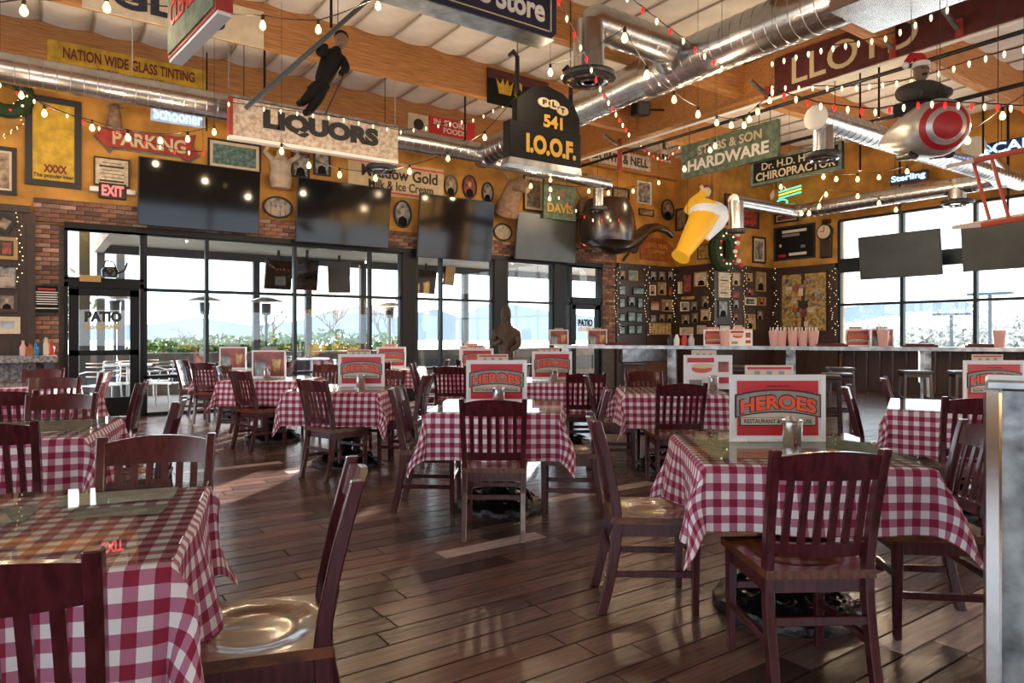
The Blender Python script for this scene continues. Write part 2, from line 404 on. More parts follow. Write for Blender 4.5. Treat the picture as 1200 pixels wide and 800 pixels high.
def window(x0, x1, z0, z1, zm, mull=(), frame='black_frame', th=.05):
    global wn; wn += 1
    m = MB(); wbar(m, x0, x1, z1-th, z1); wbar(m, x0, x1, z0, z0+th); wbar(m, x0, x0+th, z0, z1); wbar(m, x1-th, x1, z0, z1)
    o = struct(m.build('window_%d' % wn, frame))
    ed = [x0]+list(mull)+[x1]
    for xm in mull: MB().box((xm, YW, (z0+z1)/2), (th*1.1, .11, z1-z0)).build('mullion', frame, o)
    MB().box(((x0+x1)/2, YW, zm), (x1-x0, .10, th)).build('transom', frame, o)
    if z0 < .1: MB().box(((x0+x1)/2, YW, .62), (x1-x0, .10, th)).build('rail', frame, o)
    zz = [z0, .62, zm, z1] if z0 < .1 else [z0, zm, z1]
    for a, b in zip(ed[:-1], ed[1:]):
        for c, d in zip(zz[:-1], zz[1:]): MB().box(((a+b)/2, YW+.02, (c+d)/2), (b-a, .006, d-c)).build('pane', 'window_glass', o)
    return o
window(xs[1], xcol[0], 0, ZT, ZM, [xs[2], xs[3], xs[4]], 'steel_frame')
window(xcol[1], xcol[3], 0, ZT, ZM, [xcol[2]], 'steel_frame')
window(xcol[4], xcol[5], 0, ZT, ZM, [], 'steel_frame')
window(xcol[6], xcol[7], 0, ZT, ZM, [], 'steel_frame')
window(x0w, xs[1], 2.13, ZT, 2.93-.02, [], 'black_frame')
window(xcol[7], xcol[8], 2.13, ZT, 2.9, [], 'black_frame')
k = 0
for a, b in ((xcol[0], xcol[1]), (xcol[3], xcol[4]), (xcol[5], xcol[6])):
    k += 1; struct(MB().box(((a+b)/2, YW+.03, 1.47), (b-a, .22, 2.94)).build('trim_%d' % k, 'black_frame', bev=.01))
k += 1; struct(MB().box(((x0w+xcol[8])/2, YW-.02, ZT+.03), (xcol[8]-x0w, .16, .09)).build('trim_%d' % k, 'black_frame'))
def door(n, x0, x1, hinge):
    d = MB(); wbar(d, x0, x1, 2.03, 2.14, .12); wbar(d, x0, x0+.05, 0, 2.1, .12); wbar(d, x1-.05, x1, 0, 2.1, .12)
    o = struct(d.build('door_%d' % n, 'black_frame'))
    l = MB(); a, b = x0+.06, x1-.06; wbar(l, a, b, 1.9, 2.03, .05); wbar(l, a, b, .02, .32, .05); wbar(l, a, a+.13, .02, 2.0, .05); wbar(l, b-.13, b, .02, 2.0, .05); wbar(l, a, b, .98, 1.06, .05)
    l.build('door_leaf', 'black_frame', o)
    MB().box(((a+b)/2, YW+.01, 1.1), (b-a-.2, .008, 1.7)).build('pane', 'window_glass', o)
    MB().bar((a+.15, YW-.09, 1.02), (b-.15, YW-.09, 1.02), .03).build('push_bar', 'black_frame', o)
    p = bpy.data.objects.new('door_sign', None); COL.objects.link(p); p.parent = o; p.location = ((a+b)/2, YW-.03, 1.62)
    return o, p
for n, (a, b) in enumerate(((x0w, xs[1]), (xcol[7], xcol[8])), 1):
    d_, p_ = door(n, a, b, 0); bpy.data.objects.remove(p_)
    s = (b-a)/1.35
    t_ = text('door_lettering', 'PATIO', .62*s, .17, 'letter_black', d_, ((a+b)/2-.02, YW-.03, 1.58), .06)
    text('door_lettering', 'RESTAURANT', .60*s, .09, 'letter_gold', d_, ((a+b)/2-.02, YW-.03, 1.43), .02)
MB().box(((x0w+xs[1])/2-.2, YW-.09, 2.16), (.28, .06, .10)).build('door_closer', 'gold_frame', bpy.data.objects['door_1'])

# bricks on the pier and over the windows
BT = [(1.25, 1.1, 1.05), (.8, .72, .68), (.55, .48, .46), (1.05, .78, .62), (1.7, 1.6, 1.5), (.9, .62, .5), (.42, .38, .37), (1.3, .92, .72), (.7, .55, .48), (1.0, .85, .75)]
BR = [MB().box((0, 0, 0), (.205, .05, .058)).mesh('brick', 'brick', tone=t) for t in BT]
BH = [MB().box((0, 0, 0), (.098, .05, .058)).mesh('brick', 'brick', tone=t) for t in BT]
bl = []
def brickfield(x0, x1, z0, z1, Y):
    r = 0; z = z0
    while z < z1-.05:
        x = x0; first = r % 2
        while x < x1-.03:
            L = .098 if (first or x1-x < .2) else .205; first = False
            if x+L > x1+.01: break
            bl.append((x+L/2, Y+random.uniform(-.006, .006), z+.03, L < .1)); x += L+.010
        z += .068; r += 1
brickfield(.06, x0w-.02, .02, 2.95, YW-.02)
brickfield(.06, wx(722), 2.99, 3.33, YW-.02)
brickfield(xcol[8]+.02, wx(722), 1.0, 2.95, YW-.02)
bl.sort(key=lambda b: (b[0]**2+b[1]**2))
big = MB(); bt = []
bkb = struct(MB().box(((.06+wx(722))/2, YW-.006, 3.16), (wx(722)-.06, .03, .36)).build('wall_lintel', 'mortar'))
for i, (x, y, z, hf) in enumerate(bl):
    q = random.randrange(10)
    if i < 300: obj('brick', (BH if hf else BR)[q], bkb, (x, y, z))
    else: big.box((x, y, z), (.098 if hf else .205, .05, .058)); bt += [BT[q]]*8
o = big.build('far_bricks', 'brick', bkb, tone=bt); o['kind'] = 'stuff'

# projecting chase, right wall with windows, closing walls
struct(MB().box(((XB+XR)/2, (YB+YW)/2+.1, ZC/2), (XR-XB, YW-YB+.2, ZC+.4)).build('wall_chase', 'yellow_wall'))
ZP = 3.06
def panelwall(name, a, b, z1, th=.05):            # dark panelling with trim along plan line a-b
    m = MB(); a = Vector((*a, 0)); b = Vector((*b, 0)); m.bar(a+Z*(z1/2), b+Z*(z1/2), th, z1)
    o = struct(m.build(name, 'wood_panel'))
    MB().bar(a+Z*(z1-.05), b+Z*(z1-.05), th+.07, .10).build('top_rail', 'dark_wood', o)
    d = (b-a); n = max(1, round(d.length/1.15))
    for i in range(n+1): p = a+d*(i/n); MB().bar(p+Z*.02, p+Z*(z1-.1), .09, th+.05, up=d.normalized()).build('stile', 'dark_wood', o)
    return o
panelwall('wall_panelling_1', (wx(722), YW-.03), (XB, YW-.03), ZP)
panelwall('wall_panelling_2', (XB-.03, YW-.03), (XB-.03, YB-.03), ZP)
panelwall('wall_panelling_3', (XB-.03, YB-.03), (XR, YB-.03), ZP)
panelwall('wall_panelling_4', (XR-.03, YB-.03), (XR-.03, 9.42), ZP)
panelwall('wall_panelling_5', (XL, YW-.04), (.03, YW-.04), 3.19)
Y0 = 9.36; YE = -3.0
wr = MB(); wr.box((XR+.1, (YR+YW)/2, (4.12+ZC+.2)/2), (.2, YW-YR, ZC+.2-4.12)); wr.box((XR+.1, (YR+YW)/2, .42), (.2, YW-YR, .84)); wr.box((XR+.1, (Y0+YW)/2, 2.48), (.2, YW-Y0, 3.28)); wr.box((XR+.1, (YE+YR)/2, 2.48), (.2, abs(YE-YR), 3.28))
struct(wr.build('wall_right', 'yellow_wall'))
rw = struct(MB().box((XR+.02, (Y0+YE)/2, 4.09), (.12, Y0-YE, .06)).box((XR+.02, (Y0+YE)/2, .87), (.12, Y0-YE, .06)).build('window_%d' % (wn+1), 'steel_frame'))
yy = Y0
MB().box((XR, (Y0+YE)/2, 2.98), (.14, Y0-YE, .34)).build('spandrel', 'steel_frame', rw)
MB().box((XR+.02, (Y0+YE)/2, 2.03), (.1, Y0-YE, .06)).build('transom', 'steel_frame', rw)
while yy > YE-.1:
    MB().box((XR+.02, yy, 2.48), (.11, .075, 3.22)).build('mullion', 'steel_frame', rw)
    for c, d in ((.88, 2.03), (2.03, 2.98), (2.98, 4.1)):
        if yy > YE+.5: MB().box((XR+.03, yy-.75, (c+d)/2), (.006, 1.45, d-c)).build('pane', 'window_glass', rw)
    yy -= 1.49
# wall behind and left of the camera; unseen window openings added to let in daylight
def daylight_wall(name, a, b, along_x, z0=.9, z1=4.1):
    m = MB(); p = lambda s, z, L, H: m.box(((s, a[1], z) if along_x else (a[0], s, z)), ((L, .2, H) if along_x else (.2, L, H)))
    s0, s1 = (a[0], b[0]) if along_x else (a[1], b[1]); c = (s0+s1)/2; L = s1-s0
    p(c, z0/2, L, z0); p(c, (z1+ZC+.2)/2, L, ZC+.2-z1)
    n = int(L/2.4)
    for i in range(n+1): p(s0+L*i/n, (z0+z1)/2, .5 if i in (0, n) else .12, z1-z0)
    return struct(m.build(name, 'yellow_wall'))
daylight_wall('wall_rear', (XL, YR), (XR, YR), True, .9, 2.2)
daylight_wall('wall_left', (XL, YR), (XL, YW), False, .9, 3.4)
# ------------------------------------------------------------------ chairs
def sweep(pts, w, d):          # rectangular section swept along points in y,z at local x=0
    m = MB()
    vs = []; fs = []
    for i, (x, y, z, ww, dd) in enumerate(pts):
        vs += [(x-ww/2, y-dd/2, z), (x+ww/2, y-dd/2, z), (x+ww/2, y+dd/2, z), (x-ww/2, y+dd/2, z)]
    n = len(pts)
    for i in range(n-1):
        for j in range(4): a = i*4+j; b = i*4+(j+1) % 4; fs.append((a, b, b+4, a+4))
    fs += [(3, 2, 1, 0), tuple(range((n-1)*4, n*4))]
    return m.add(vs, fs)
def make_chair():
    t = thing('dining_chair', 'mahogany slat-back dining chair', 'chair')
    # seat: saddled board with an oval hollow
    nx, ny = 22, 20; w = .43; d = .43; vs = []; fs = []
    for j in range(ny+1):
        for i in range(nx+1):
            x = (i/nx-.5); y = (j/ny-.5); wx_ = w*(1-.06*(.5-y)); e = math.hypot(x/.40, (y+.0)/.38)
            dz = -.016*(1-max(0, min(1, (e-.75)/.22))) - (.004 if .93 < e < 1.05 else 0)+.006*math.exp(-(x/.08)**2)*max(0, y+.2)*2
            vs.append((x*wx_, y*d+.0, .455+dz))
    for j in range(ny):
        for i in range(nx): q = j*(nx+1)+i; fs.append((q, q+1, q+nx+2, q+nx+1))
    o0 = len(vs); rim = [i for i in range(nx+1)]+[(nx+1)*j+nx for j in range(1, ny+1)]+[(nx+1)*ny+i for i in range(nx-1, -1, -1)]+[(nx+1)*j for j in range(ny-1, 0, -1)]
    for r in rim: vs.append((vs[r][0], vs[r][1], .424))
    n = len(rim)
    for i in range(n): fs.append((rim[i], o0+i, o0+(i+1) % n, rim[(i+1) % n]))
    fs.append(tuple(o0+i for i in range(n)))
    MB().add(vs, fs).build('seat', 'seat_wood', t, True)
    for s in (-1, 1):
        m = sweep([(s*.185, .175, 0, .030, .030), (s*.185, .175, .25, .036, .036), (s*.185, .175, .425, .042, .042)], 0, 0)
        m.build('leg', 'mahogany', t, bev=.004)
        pts = []
        for q in range(13):
            z = .90*q/12
            y = -.185-.075*max(0, (.42-z)/.42)**1.6-.095*max(0, (z-.45)/.45)**1.35
            pts.append((s*(.185+.012*max(0, (z-.45)/.45)), y, z, .034, .046 if z < .6 else .040))
        sweep(pts, 0, 0).build('leg', 'mahogany', t, bev=.004)
    by = lambda z: -.185-.095*max(0, (z-.45)/.45)**1.35
    # crest rail, curved in plan and along its top
    def rail(z0, z1, name, crown):
        vs = []; fs = []; N = 10
        for i in range(N+1):
            x = (i/N-.5)*.375; c = -.028*(1-(2*x/.375)**2); top = z1+crown*(1-(2*x/.375)**2)
            for z in (z0, top):
                for dy in (-.011, .011): vs.append((x, by(z)+c+dy, z))
        for i in range(N):
            a = i*4; fs += [(a, a+4, a+6, a+2), (a+1, a+3, a+7, a+5), (a+2, a+6, a+7, a+3), (a, a+1, a+5, a+4)]
        fs += [(0, 2, 3, 1), (N*4, N*4+1, N*4+3, N*4+2)]
        MB().add(vs, fs).build(name, 'mahogany', t, True)
    rail(.79, .875, 'crest_rail', .022); rail(.505, .555, 'lower_rail', 0)
    for i in range(6):
        x = (i/5-.5)*.27; c = -.028*(1-(2*x/.375)**2)
        pts = [(x, by(z)+c, z, .026, .012) for z in (.545, .62, .70, .80)]
        sweep(pts, 0, 0).build('slat', 'mahogany', t)
    m = MB(); m.box((0, .17, .395), (.34, .02, .06)); m.box((0, -.175, .395), (.34, .02, .06)); m.box((-.183, 0, .395), (.02, .34, .06)); m.box((.183, 0, .395), (.02, .34, .06))
    m.build('apron', 'mahogany', t)
    for s in (-1, 1): MB().bar((s*.185, -.21, .19), (s*.185, .175, .19), .02, .032).build('stretcher', 'mahogany', t, bev=.003)
    MB().bar((-.185, .172, .27), (.185, .172, .27), .02, .032).build('stretcher', 'mahogany', t, bev=.003)
    MB().bar((-.185, -.205, .27), (.185, -.205, .27), .02, .032).build('stretcher', 'mahogany', t, bev=.003)
    return t
CH0 = make_chair(); CHT = proto_tree(CH0); used = [False]
def chair(r, t, dr, dt, label):
    lab = 'slat-back chair '+label; p = W(r, t, 0)
    if not used[0]: used[0] = True; CH0.location = p; CH0.rotation_euler = (0, 0, face(dr, dt)); CH0['label'] = lab; CH0['group'] = 'mahogany dining chairs'; return
    dup(CHT, p, face(dr, dt), lab, 'mahogany dining chairs')

# ------------------------------------------------------------------ tables, cloths, glass tops
TA = .47; OVER = .30
def make_table():
    t = thing('pedestal_table', 'table', 'table')
    MB().box((0, 0, .735), (.92, .92, .03)).build('tabletop', 'dark_wood', t, bev=.004)
    MB().lathe([(.0, .085), (.07, .09), (.085, .12), (.05, .16), (.075, .21), (.09, .26), (.06, .32), (.035, .36), (.035, .66), (.06, .70), (.12, .72)], 18).build('column', 'iron', t, True)
    m = MB()
    for x in (-.10, .10): m.box((x, 0, .40), (.05, .05, .63))
    m.build('side_posts', 'iron', t)
    n = 48; vs = []; fs = []; prof = [(.06, .115), (.12, .10), (.17, .075), (.23, .085), (.28, .06), (.325, .05), (.335, .03), (.335, 0)]
    for k, (r, z) in enumerate(prof):
        for j in range(n):
            a = 2*PI*j/n; q = .012*math.cos(12*a+k*1.7) if 0 < k < 6 else 0
            vs.append((r*math.cos(a), r*math.sin(a), max(0, z+q)))
    for i in range(len(prof)-1):
        for j in range(n): a = i*n+j; b = i*n+(j+1) % n; fs.append((a, b, b+n, a+n))
    fs.append(tuple(range(n)))
    MB().add(vs, fs).build('cast_base', 'iron', t, True)
    m = MB()
    for k in range(10):
        a = 2*PI*k/10; c = Vector((.21*math.cos(a), .21*math.sin(a), .10)); pts = []
        for q in range(15):
            b = q/14*3.2*PI; rr = .055*(1-q/18); d = Vector((math.cos(a), math.sin(a), 0)); s = Vector((-math.sin(a), math.cos(a), 0))
            pts.append(c+d*rr*math.cos(b)+s*rr*math.sin(b)+Z*(.01-.25*(rr*math.cos(b)+.0)))
        m.tube(pts, .009, 5)
    m.build('scrollwork', 'iron', t, True)
    return t
TB0 = make_table(); TBT = proto_tree(TB0); tused = [False]
def cloth_mesh(seed, sx=0, sy=0):
    rnd = random.Random(seed); N = 56; L = TA+OVER; vs = []; fs = []; uv = []
    ph = [rnd.uniform(0, 6.28) for _ in range(8)]; cf = [rnd.uniform(.10, .32) for _ in range(4)]
    top = .757
    for j in range(N+1):
        for i in range(N+1):
            s = (i/N*2-1)*L+sx; t = (j/N*2-1)*L+sy; a = TA-.012
            cx = max(-a, min(a, s)); cy = max(-a, min(a, t)); ex, ey = s-cx, t-cy; e = math.hypot(ex, ey)
            if e < 1e-6: p = (s, t, top)
            else:
                ux, uy = ex/e, ey/e; k = min(1, e/.03); ang = abs(math.sin(2*math.atan2(ey, ex)))
                qd = (0 if ex >= 0 else 1)+(0 if ey >= 0 else 2)
                along = (cy if abs(ex) > abs(ey) else cx); sd_ = ph[(0 if ex > 0 else 1) if abs(ex) > abs(ey) else (2 if ey > 0 else 3)]
                wave = .022*math.sin(along*9+sd_)+.012*math.sin(along*19+sd_*2)
                corner = ang > .02
                fl_ = .10+(cf[qd]*ang**1.5 if corner else 0)+.05*math.sin(along*7+sd_)*(0 if corner else 1)
                out = .014*k+fl_*e+wave*(e/OVER)*(0.25 if corner else 1)
                drop = math.sqrt(max(0, e*e-(fl_*e)**2))
                side = .03*math.sin(e*16+ph[4+qd])*ang
                p = (cx+ux*out-uy*side, cy+uy*out+ux*side, top-.004*k*0-drop*(.55*k+.45) if e > .03 else top-drop*.55)
            vs.append(p); uv.append((s, t))
    for j in range(N):
        for i in range(N): q = j*(N+1)+i; fs.append((q, q+1, q+N+2, q+N+1))
    me = bpy.data.meshes.new('tablecloth'); me.from_pydata(vs, [], fs); ul = me.uv_layers.new(name='UVMap')
    for lp in me.loops: ul.data[lp.index].uv = uv[lp.vertex_index]
    me.polygons.foreach_set('use_smooth', [True]*len(me.polygons)); me.materials.append(MATS['gingham']); return me
CLOTHS = [cloth_mesh(0, -.02, .04), cloth_mesh(1, -.01, -.01), cloth_mesh(2, .02, 0), cloth_mesh(3, .02, -.03), cloth_mesh(4)]
GLASS = MB().box((0, 0, 0), (.93, .93, .008)).mesh('glass_top', 'table_glass', bev=.002)
def menu_proto():
    t = thing('menu_stand', 'menu', 'menu')
    MB().ring(.47, .33, .022, .016, .008).build('frame', 'menu_white', t)
    MB().box((0, .003, 0), (.44, .004, .30)).build('backing', 'menu_white', t)
    MB().box((0, -.002, 0), (.40, .004, .27)).build('red_panel', 'menu_red', t)
    MB().box((0, -.004, .0), (.375, .003, .15)).build('cream_panel', 'menu_card', t)
    def arch(w, h, c, zc, n=10):
        up = [((i/n-.5)*w, zc+h/2+c*(1-(2*i/n-1)**2)) for i in range(n+1)]; dn = [((i/n-.5)*w, zc-h/2+c*(1-(2*i/n-1)**2)) for i in range(n, -1, -1)]; return dn[::-1][::1] and (up[::-1]+dn[::-1])
    MB().prism(arch(.422, .115, .026, .010), -.0085, -.006).build('banner_edge', 'letter_black', t)
    MB().prism(arch(.408, .100, .026, .010), -.0105, -.008).build('banner', 'menu_grey', t)
    text('heading', 'HEROES', .386, .078, 'letter_black', t, (0, -.0105, .004), .07, .001, arc=.36)
    text('heading', 'HEROES', .372, .068, 'letter_hot', t, (0, -.0125, .006), .035, .001, arc=.36)
    MB().box((0, -.0055, -.066), (.375, .004, .042)).build('strip_edge', 'letter_black', t)
    MB().box((0, -.0075, -.064), (.365, .004, .034)).build('strip', 'menu_card', t)
    text('subheading', 'RESTAURANT & BREWHOUSE', .335, .021, 'letter_black', t, (0, -.010, -.064), .01, .001)
    text('small_print', 'COLD BEER  GOOD FOOD', .12, .009, 'letter_black', t, (0, -.006, .108), 0, .0005)
    b = MB().box((-.03, .03, .06), (.24, .006, .30)).build('rear_card', 'menu_card', t)
    MB().box((-.03, .0265, .195), (.22, .002, .012)).build('card_band', 'menu_red', b)
    for x in (-.09, -.03, .03): MB().box((x, .0265, .170), (.026, .002, .024)).build('card_picture', 'menu_grey', b)
    MB().box((0, .02, -.158), (.30, .07, .012)).build('foot', 'menu_white', t)
    return t
MN0 = menu_proto(); MNT = proto_tree(MN0); mused = [False]
def photo_menu():
    t = thing('menu_stand', 'menu', 'menu')
    MB().ring(.47, .33, .022, .016, .008).build('frame', 'menu_white', t); MB().box((0, .003, 0), (.44, .004, .30)).build('backing', 'menu_white', t)
    MB().box((-.07, -.002, .115), (.26, .004, .045)).build('red_band', 'menu_red', t)
    MB().prism(ellipse(.20, .08, 16, -.06, .03), -.006, -.002).build('sandwich', 'menu_orange', t); MB().prism(ellipse(.22, .05, 16, -.05, .06), -.008, -.003).build('bun', 'cream', t)
    MB().box((.15, -.002, .05), (.10, .004, .10)).build('side_panel', 'photo_red', t); MB().box((.15, -.002, -.08), (.10, .004, .06)).build('red_band', 'menu_red', t)
    MB().box((-.12, -.002, -.10), (.12, .004, .05)).build('text_block', 'menu_grey', t)
    b = MB().box((-.03, .03, .06), (.24, .006, .30)).build('rear_card', 'menu_card', t)
    for x in (-.09, -.03, .03): MB().box((x, .0265, .170), (.026, .002, .024)).build('card_picture', 'menu_grey', b)
    MB().box((0, .02, -.158), (.30, .07, .012)).build('foot', 'menu_white', t)
    return t
PM0 = photo_menu(); PMT = proto_tree(PM0); pused = [False]
def drink_menu():
    t = thing('menu_stand', 'menu', 'menu')
    MB().ring(.42, .34, .02, .016, .008).build('frame', 'menu_white', t); MB().box((0, 0, 0), (.40, .004, .31)).build('picture', 'photo_red', t)
    MB().prism([(-.16, -.15), (-.05, -.15), (-.03, .02), (-.18, .02)], -.006, -.002).build('glass_picture', 'photo_teal', t)
    MB().prism([(.06, -.10), (.13, -.10), (.15, .06), (.04, .06)], -.006, -.002).build('beer_picture', 'photo_gold', t)
    MB().box((0, .03, .08), (.20, .006, .26)).build('rear_card', 'menu_grey', t); MB().box((0, .02, -.165), (.30, .07, .012)).build('foot', 'menu_white', t)
    return t
DM0 = drink_menu(); DMT = proto_tree(DM0); dused = [False]
MENUS = {'h': (MN0, MNT, mused), 'p': (PM0, PMT, pused), 'd': (DM0, DMT, dused)}
def menu(p, rz, label, kind='h'):
    o, tr, us = MENUS[kind]
    if not us[0]: us[0] = True; o.location = p; o.rotation_euler = (0, 0, rz); o['label'] = label; o['group'] = 'menu stands'
    else: dup(tr, p, rz, label, 'menu stands')
TIN = MB().lathe([(.040, 0), (.042, .005), (.050, .115), (.054, .118), (.054, .124), (.048, .124), (.038, .01)], 18).mesh('can', 'chrome', True)
TINR = MB()
for z in (.035, .085): TINR.tube([(.0445+z*.07, 0, z)], .001) if 0 else None
SHK = MB().lathe([(.02, 0), (.022, .05), (.016, .07), (.018, .085), (.006, .095)], 10).mesh('shaker', 'menu_white', True)
def tin(p, label):
    t = thing('condiment_tin', label, 'tin', p, 0, 'tins on the tables'); obj('can', TIN, t)
    o = MB(); 
    for k in range(6): a = k*1.05; o.box((.02*math.cos(a), .02*math.sin(a), .10), (.022, .010, .085), rz=a)
    o.build('sauce_packets', 'menu_card', t)
TI = [0]
def table(r, t, deg, where, menukind='h', mo=(0, .05), has_tin=True, papers=False, mrz=0):
    rz = face(math.sin(math.radians(-deg)), math.cos(math.radians(deg))); p = W(r, t, 0)
    lab = 'iron pedestal table under gingham, the '+where
    if not tused[0]: tused[0] = True; TB0.location = p; TB0.rotation_euler = (0, 0, rz); TB0['label'] = lab; TB0['group'] = 'gingham tables'
    else: dup(TBT, p, rz, lab, 'gingham tables')
    k = TI[0]; TI[0] += 1
    c = obj('tablecloth', CLOTHS[k % 5], None, p, rz+(k//5)*PI/2); tag(c, 'red and white gingham cloth on the '+where, 'tablecloth', 'gingham cloths')
    g = obj('table_glass_sheet', GLASS, None, p+Z*.767, rz); tag(g, 'clear glass sheet on top of the '+where, 'glass sheet', 'glass table sheets')
    if menukind:
        q = p+F*mo[1]+R*mo[0]+Z*(.774+.164)
        menu(q, YAW-PI/2+math.radians(mrz), {'h': 'red framed HEROES menu', 'p': 'white food-photo menu', 'd': 'red drinks-photo menu'}[menukind]+' standing on the '+where, menukind)
        if has_tin: tin(p+F*(mo[1]-.13)+R*(mo[0]+.02)+Z*.772, 'silver condiment tin on the '+where)
    return p, rz
D = {'T1': 'right foreground table', 'T2': 'middle table', 'T3': 'sun-patch table', 'T0': 'near left corner table', 'T4': 'second left-edge table', 'T5': 'third left-edge table', 'T6': 'fourth left-edge table by patio door',
     'T7': 'second table along the windows', 'T8': 'leftmost table along the windows', 'T9': 'table behind the middle table', 'T10': 'table right behind the middle one', 'T11': 'table with the food-photo menu', 'T12': 'far right table by the metal post',
     'T13': 'deep table behind the sun-patch table', 'T14': 'deep table before the wooden statue'}
TP = {'T1': (1.30, 3.30, -5), 'T2': (-.10, 5.22, -4), 'T3': (-1.66, 6.94, -5), 'T0': (-1.39, 1.925, 18.7), 'T4': (-2.84, 3.95, 18.7), 'T5': (-4.05, 5.75, 18.7), 'T6': (-5.3, 7.4, 18.7),
      'T7': (-2.95, 8.55, -5), 'T8': (-4.25, 10.8, -5), 'T9': (-.50, 9.85, -4), 'T10': (.60, 8.15, -4), 'T11': (1.52, 6.72, -4), 'T12': (3.34, 5.17, -30), 'T13': (-1.95, 11.2, -4), 'T14': (-.5, 12.3, 0)}
MK = {'T1': ('h', (.01, .12)), 'T2': ('h', (-.02, .15)), 'T3': ('h', (.13, .10)), 'T7': ('d', (-.05, .0)), 'T8': ('d', (-.1, .0)), 'T9': ('h', (.0, .1)), 'T10': ('h', (-.13, 0)), 'T11': ('p', (.38, .0)), 'T12': ('h', (.36, .15)), 'T13': ('h', (.0, 0)), 'T14': ('h', (-.2, 0))}
for k in TP:
    r, t, d = TP[k]; mk = MK.get(k); table(r, t, d, D[k], mk[0] if mk else None, mk[1] if mk else (0, 0), k in ('T1', 'T2', 'T3', 'T7', 'T10', 'T11'))
def sheets(k, specs):
    r, t, d = TP[k]; a = math.radians(d)
    for n, (x, y, w, h, rot, m, lab) in enumerate(specs):
        p = W(r+x*math.cos(a)-y*math.sin(a), t+x*math.sin(a)+y*math.cos(a), .7605)
        o = MB().box((0, 0, 0), (w, h, .002)).build('place_card', m); o.location = p; o.rotation_euler = (0, 0, face(math.sin(-a), math.cos(a))+rot); tag(o, lab+' under glass of '+D[k], 'paper')
sheets('T0', [(-.15, .18, .30, .22, .05, 'paper_grey', 'grey printed sheet'), (.24, .12, .26, .12, -.08, 'paper_grey', 'small grey printed slip'), (.20, .34, .34, .18, .03, 'paper', 'pale printed sheet'), (-.30, -.12, .24, .16, .2, 'paper', 'creased pale sheet')])
sheets('T1', [(-.18, .0, .42, .60, .0, 'photo_cream', 'wide old newspaper page'), (.26, .08, .36, .62, .0, 'paper_grey', 'grey newspaper page')])
sheets('T4', [(.10, .10, .55, .5, 0, 'paper_grey', 'grey newspaper page')])
A = chair
A(1.10, 2.70, -.05, 1, 'back to viewer at the '+D['T1']); A(.68, 3.40, 1, -.03, 'at left of the '+D['T1']); A(1.84, 3.12, -1, .12, 'at right of the '+D['T1'])
A(-.11, 4.60, .03, 1, 'back to viewer at the '+D['T2']); A(-.60, 5.25, 1, -.06, 'at left of the '+D['T2']); A(.42, 5.12, -1, .10, 'at right of the '+D['T2'])
A(-1.62, 6.42, .62, .78, 'angled away before the '+D['T3']); A(-1.12, 7.02, -1, .1, 'at right of the '+D['T3']); A(-1.45, 7.62, -.1, -1, 'facing the viewer behind the '+D['T3'])
A(-1.06, 1.50, -.32, .95, 'showing only its back at '+D['T0']); A(-.745, 2.02, -.965, -.26, 'with amber seat at right of the '+D['T0']); A(-1.33, 2.50, .30, -.95, 'facing the viewer behind the '+D['T0'])
A(-2.50, 3.43, -.32, .95, 'back to viewer at the '+D['T4']); A(-2.33, 4.22, -.95, -.32, 'edge-on at right of the '+D['T4']); A(-2.98, 4.47, .32, -.95, 'facing the viewer behind the '+D['T4'])
A(-3.42, 5.83, -.95, -.32, 'edge-on at right of the '+D['T5']); A(-4.22, 6.28, .32, -.95, 'facing the viewer behind the '+D['T5']); A(-3.72, 5.22, -.32, .95, 'back to viewer at the '+D['T5'])
A(-4.66, 7.42, -.95, -.32, 'edge-on at right of the '+D['T6']); A(-5.46, 7.95, .32, -.95, 'facing the viewer behind the '+D['T6'])
A(-2.88, 7.98, .62, .78, 'angled away before the '+D['T7']); A(-3.48, 8.95, 1, -.1, 'at left of the '+D['T7']); A(-2.55, 9.25, -.1, -1, 'facing the viewer behind the '+D['T7']); A(-2.32, 8.72, -1, .1, 'at right of the '+D['T7'])
A(-4.42, 10.30, .1, 1, 'back to viewer at the '+D['T8']); A(-4.95, 10.95, 1, 0, 'at left of the '+D['T8']); A(-3.72, 10.75, -1, .1, 'at right of the '+D['T8'])
A(-.78, 9.12, .05, 1, 'back to viewer at the '+D['T9']); A(-1.12, 9.70, 1, 0, 'at left of the '+D['T9']); A(-.1, 9.2, 0, 1, 'on the near right of the '+D['T9'])
A(.78, 7.58, 0, 1, 'back to viewer at the '+D['T10']); A(1.13, 8.05, -1, .2, 'at right of the '+D['T10']); A(.10, 8.05, 1, 0, 'at left of the '+D['T10'])
A(1.40, 6.02, -.03, 1, 'back to viewer at the '+D['T11']); A(1.02, 6.85, 1, -.15, 'at left of the '+D['T11']); A(1.48, 7.40, .1, -1, 'facing the viewer behind the '+D['T11'])
A(3.06, 4.70, .25, .97, 'back to viewer at the '+D['T12']); A(2.86, 5.28, .87, -.5, 'at left of the far right table, nearer of two'); A(3.72, 6.33, .87, -.5, 'behind the far right table, farther of two')
A(-2.0, 10.5, 0, 1, 'back to viewer at the '+D['T13']); A(-1.32, 11.2, -1, 0, 'at right of the '+D['T13']); A(-2.6, 11.3, 1, 0, 'at left of the '+D['T13'])
A(-.7, 11.6, 0, 1, 'back to viewer at the '+D['T14']); A(.12, 12.2, -1, 0, 'at right of the '+D['T14'])
